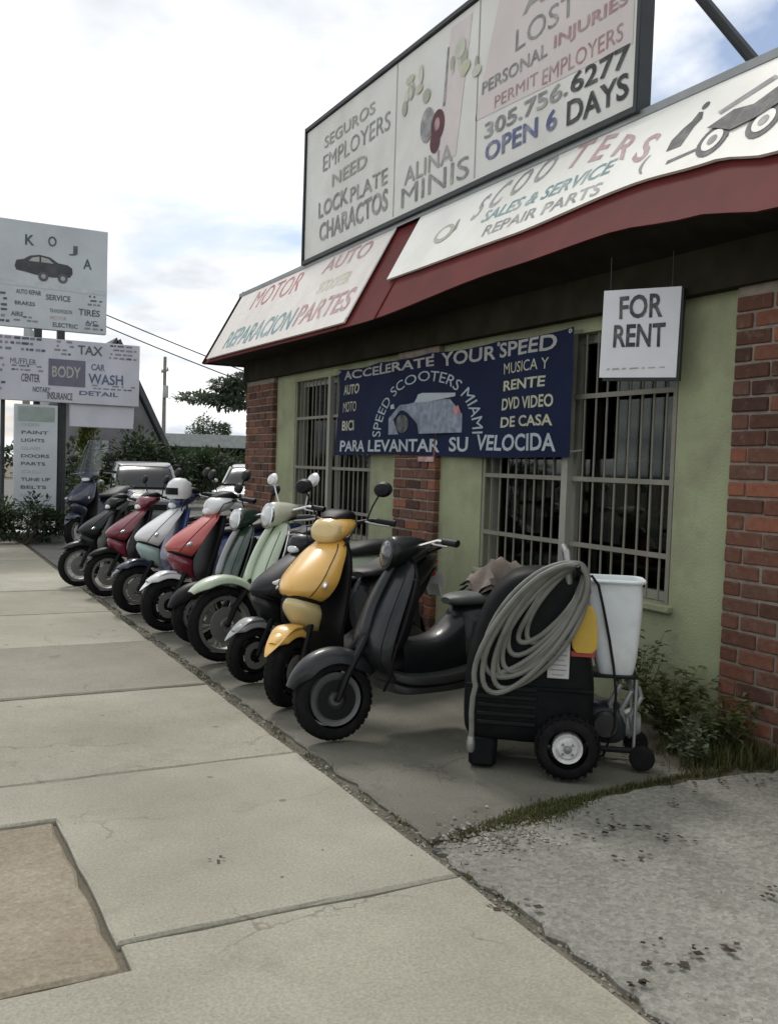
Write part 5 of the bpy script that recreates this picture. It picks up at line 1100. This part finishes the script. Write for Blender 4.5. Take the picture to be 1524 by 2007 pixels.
# hedge line far behind
rd_ = random.Random(77); lv = MB()
for i in range(9000):
    x = rd_.uniform(-45, 70); hgt = 2.1+.5*noise.noise((x*.25, 0, 3))+.25*noise.noise((x*1.1, 2, 3)); p = Vector((x, 72+rd_.uniform(-1.2, 1.2), -.1+hgt*rd_.random()**.8))
    leaf_quad(lv, p, Vector((rd_.uniform(-1, 1), rd_.uniform(-1, 1), rd_.uniform(-.5, .8))), rd_.uniform(.35, .8), .16)
o = part('far_hedge', lv, LEAFD, smooth=False); o['kind'] = 'stuff'

# ================================================================== BACKGROUND BUILDINGS, POLES, CARS
SHEDW = mat('shed_grey', (.17, .17, .18), .8, var=.2, scale=1.5, dirt=(.10, .10, .11), dirtamt=.6, dscale=1)
shed = root('gabled_shed', 'grey shed with steep gable end rising behind the pole sign', 'shed', (5.0, 28.5, 0))
def prism(pts, y0, y1): 
    n_ = len(pts); mb_ = MB(); mb_.add([(x, y0, z) for x, z in pts]+[(x, y1, z) for x, z in pts], [tuple(range(n_)), tuple(range(n_, 2*n_))[::-1]]+[(i, (i+1) % n_, n_+(i+1) % n_, n_+i) for i in range(n_)]); return mb_
part('wall', prism([(3.4, -.1), (6.62, -.1), (6.62, 2.1), (5.35, 4.6), (4.6, 4.6), (3.4, 2.6)], 27.2, 31), SHEDW, shed, world=True, smooth=False)
part('roof_slope', prism([(6.95, 1.55), (7.05, 1.6), (5.45, 4.85), (5.33, 4.75)], 27.0, 31.2), mat('shed_roof', (.055, .06, .065), .7, var=.2), shed, world=True, smooth=False)
part('roof_slope', prism([(3.05, 1.9), (3.15, 1.85), (5.40, 4.75), (5.35, 4.88)], 27.0, 31.2), mat('shed_roof', (.055, .06, .065), .7, var=.2), shed, world=True, smooth=False)
part('door', MB().cbox((4.3, 27.14, -.05), (5.2, 27.2, 2.0), .01), mat('shed_door', (.3, .3, .31), .7), shed, world=True)
part('vent_panel', MB().cbox((4.9, 27.14, 2.5), (5.9, 27.2, 3.1), .01), mat('shed_panel', (.32, .30, .29), .7), shed, world=True)
cpt = root('carport', 'low open carport with flat grey roof beyond the scooters', 'carport', (12, 41, 0))
part('roof', prism([(8.8, 2.60), (20, 2.75), (20, 2.15), (8.8, 2.08)], 39.5, 46), mat('carport_roof', (.34, .37, .36), .7, var=.15), cpt, world=True, smooth=False)
part('back_wall', MB().box((14.4, 45.8, 1.0), (11, .15, 2.3)), mat('carport_wall', (.06, .06, .06), .9), cpt, world=True, smooth=False)
for x_ in (9.2, 11.6, 14.0, 17): part('post', MB().box((x_, 39.8, 1.0), (.14, .14, 2.2)), GREYMETAL, cpt, world=True, smooth=False)
WOODP = mat('pole_wood', (.22, .20, .18), .9, var=.2)
def utility_pole(x, y, h_, label):
    t = root('utility_pole', label, 'utility pole', (x, y, -.1), 0, 'utility poles beyond the shop')
    part('shaft', MB().tube([(0, 0, 0), (0, 0, h_)], [.15, .10], 10), WOODP, t); part('crossarm', MB().box((0, 0, h_-.9), (.09, 1.6, .1)), WOODP, t, smooth=False)
    part('transformer', MB().lathe([(0, 0), (.17, 0), (.17, .7), (.12, .78), (0, .78)], (.02, -.28, h_-2.6), 'z', 14), GREYMETAL, t)
    for y_ in (-.7, 0.3, .7): part('insulator', MB().lathe([(0, 0), (.04, 0), (.05, .06), (.02, .14), (0, .14)], (0, y_, h_-.85), 'z', 8), GREYMETAL, t)
utility_pole(14.9, 60, 8.1, 'thin distant utility pole rising above the carport')
utility_pole(4.0, 36, 7.9, 'utility pole mostly hidden behind the roadside pole sign')
def wire(a, b, sag, label):
    a, b = Vector(a), Vector(b); pp = [a.lerp(b, i/20)-Vector((0, 0, sag*4*(i/20)*(1-i/20))) for i in range(21)]
    single('overhead_wire', MB().tube(pp, .022, 5), DKFRAME, label, 'wire', a, 'overhead wires')
wire((4.0, 36, 7.72), (19, 34, 2.95), .25, 'upper overhead wire slanting down behind the awning'); wire((4.0, 36.3, 7.35), (19, 34.3, 2.60), .25, 'lower overhead wire slanting down behind the awning')

def car(label, loc, rz, pm):
    t = root('parked_car', label, 'car', loc, rz, 'cars parked beyond the shop')      # x runs to the rear, nose at -2.1
    part('body', MB().loft([(-2.12, .52, .55, .14, .10, 90, 3), (-2.05, .55, .74, .24, .16, 90, 4), (-1.4, .58, .84, .32, .24, 90, 4), (-.6, .60, .87, .34, .30, 90, 4.5), (.6, .60, .88, .34, .32, 90, 4.5), (1.5, .62, .86, .34, .32, 90, 4), (2.05, .62, .76, .26, .26, 90, 4), (2.14, .62, .60, .18, .16, 90, 3)], 26, 28), pm, t)
    cab = part('cabin', MB().loft([(-.95, .90, .66, .05, .02, 90, 4), (-.35, .92, .70, .05, .42, 90, 5), (.3, .92, .70, .05, .52, 90, 5), (1.0, .92, .69, .05, .48, 90, 5), (1.75, .92, .64, .05, .06, 90, 4)], 20, 28), mat('car_glass', (.012, .014, .016), .2, var=.02, spec=.25), t)
    part('roof', MB().loft([(-.28, 1.36, .50, .02, .015, 90, 4), (0, 1.41, .60, .03, .03, 90, 4), (.6, 1.43, .61, .03, .035, 90, 4), (1.05, 1.395, .55, .02, .02, 90, 4)], 10, 20), pm, cab)
    for s_ in (-1, 1):
        part('pillar', MB().tube([(-.92, s_*.66, .93), (-.30, s_*.58, 1.37)], .03, 6), pm, cab); part('pillar', MB().tube([(1.72, s_*.62, .95), (1.05, s_*.57, 1.38)], .04, 6), pm, cab); part('pillar', MB().tube([(.42, s_*.70, .93), (.42, s_*.60, 1.42)], .03, 6), pm, cab)
        part('headlight', MB().loft([(-2.08, .68, .08, .05, .05, 90, 3), (-2.0, .70, .15, .07, .06, 90, 3), (-1.85, .74, .12, .04, .04, 90, 3)], 6, 14).xf(Matrix.Translation((0, s_*.56, 0))), LENSC, t)
        part('tail_light', MB().cbox((2.02, s_*.64-.13, .66), (2.13, s_*.64+.13, .80), .02), LENSR, t)
        part('side_mirror', MB().loft([(-.72, .98, .05, .03, .03, 90), (-.66, .99, .09, .06, .06, 90), (-.60, .99, .05, .03, .03, 90)], 6, 12).xf(Matrix.Translation((0, s_*.93, 0))), pm, t)
        for x_ in (-1.35, 1.32):
            wo = part('wheel', MB().lathe([(0, s_*.86), (.06, s_*.865), (.12, s_*.85), (.19, s_*.86), (.20, s_*.84), (.20, s_*.70)], (x_, 0, .31), 'y', 24), STEEL, t)
            part('tyre', MB().lathe([(.20, s_*.68), (.29, s_*.68), (.31, s_*.70), (.31, s_*.84), (.29, s_*.868), (.20, s_*.86)], (x_, 0, .31), 'y', 28), RUBBER, wo)
    part('grille', MB().cbox((-2.135, -.38, .48), (-2.09, .38, .60), .01), BLKPLASTIC, t); part('bumper', MB().loft([(-2.2, .36, .5, .06, .06, 90, 3), (-2.12, .36, .78, .09, .09, 90, 4), (-1.95, .36, .84, .09, .09, 90, 4)], 6, 20), pm, t)
car('dull grey car parked beyond the maroon scooter', (4.9, 21.5, 0), R(80), paint('car_silver', (.16, .17, .18)))
car('off-white car parked behind the shop corner near the carport', (8.9, 25.5, 0), R(60), paint('car_white', (.40, .40, .39)))
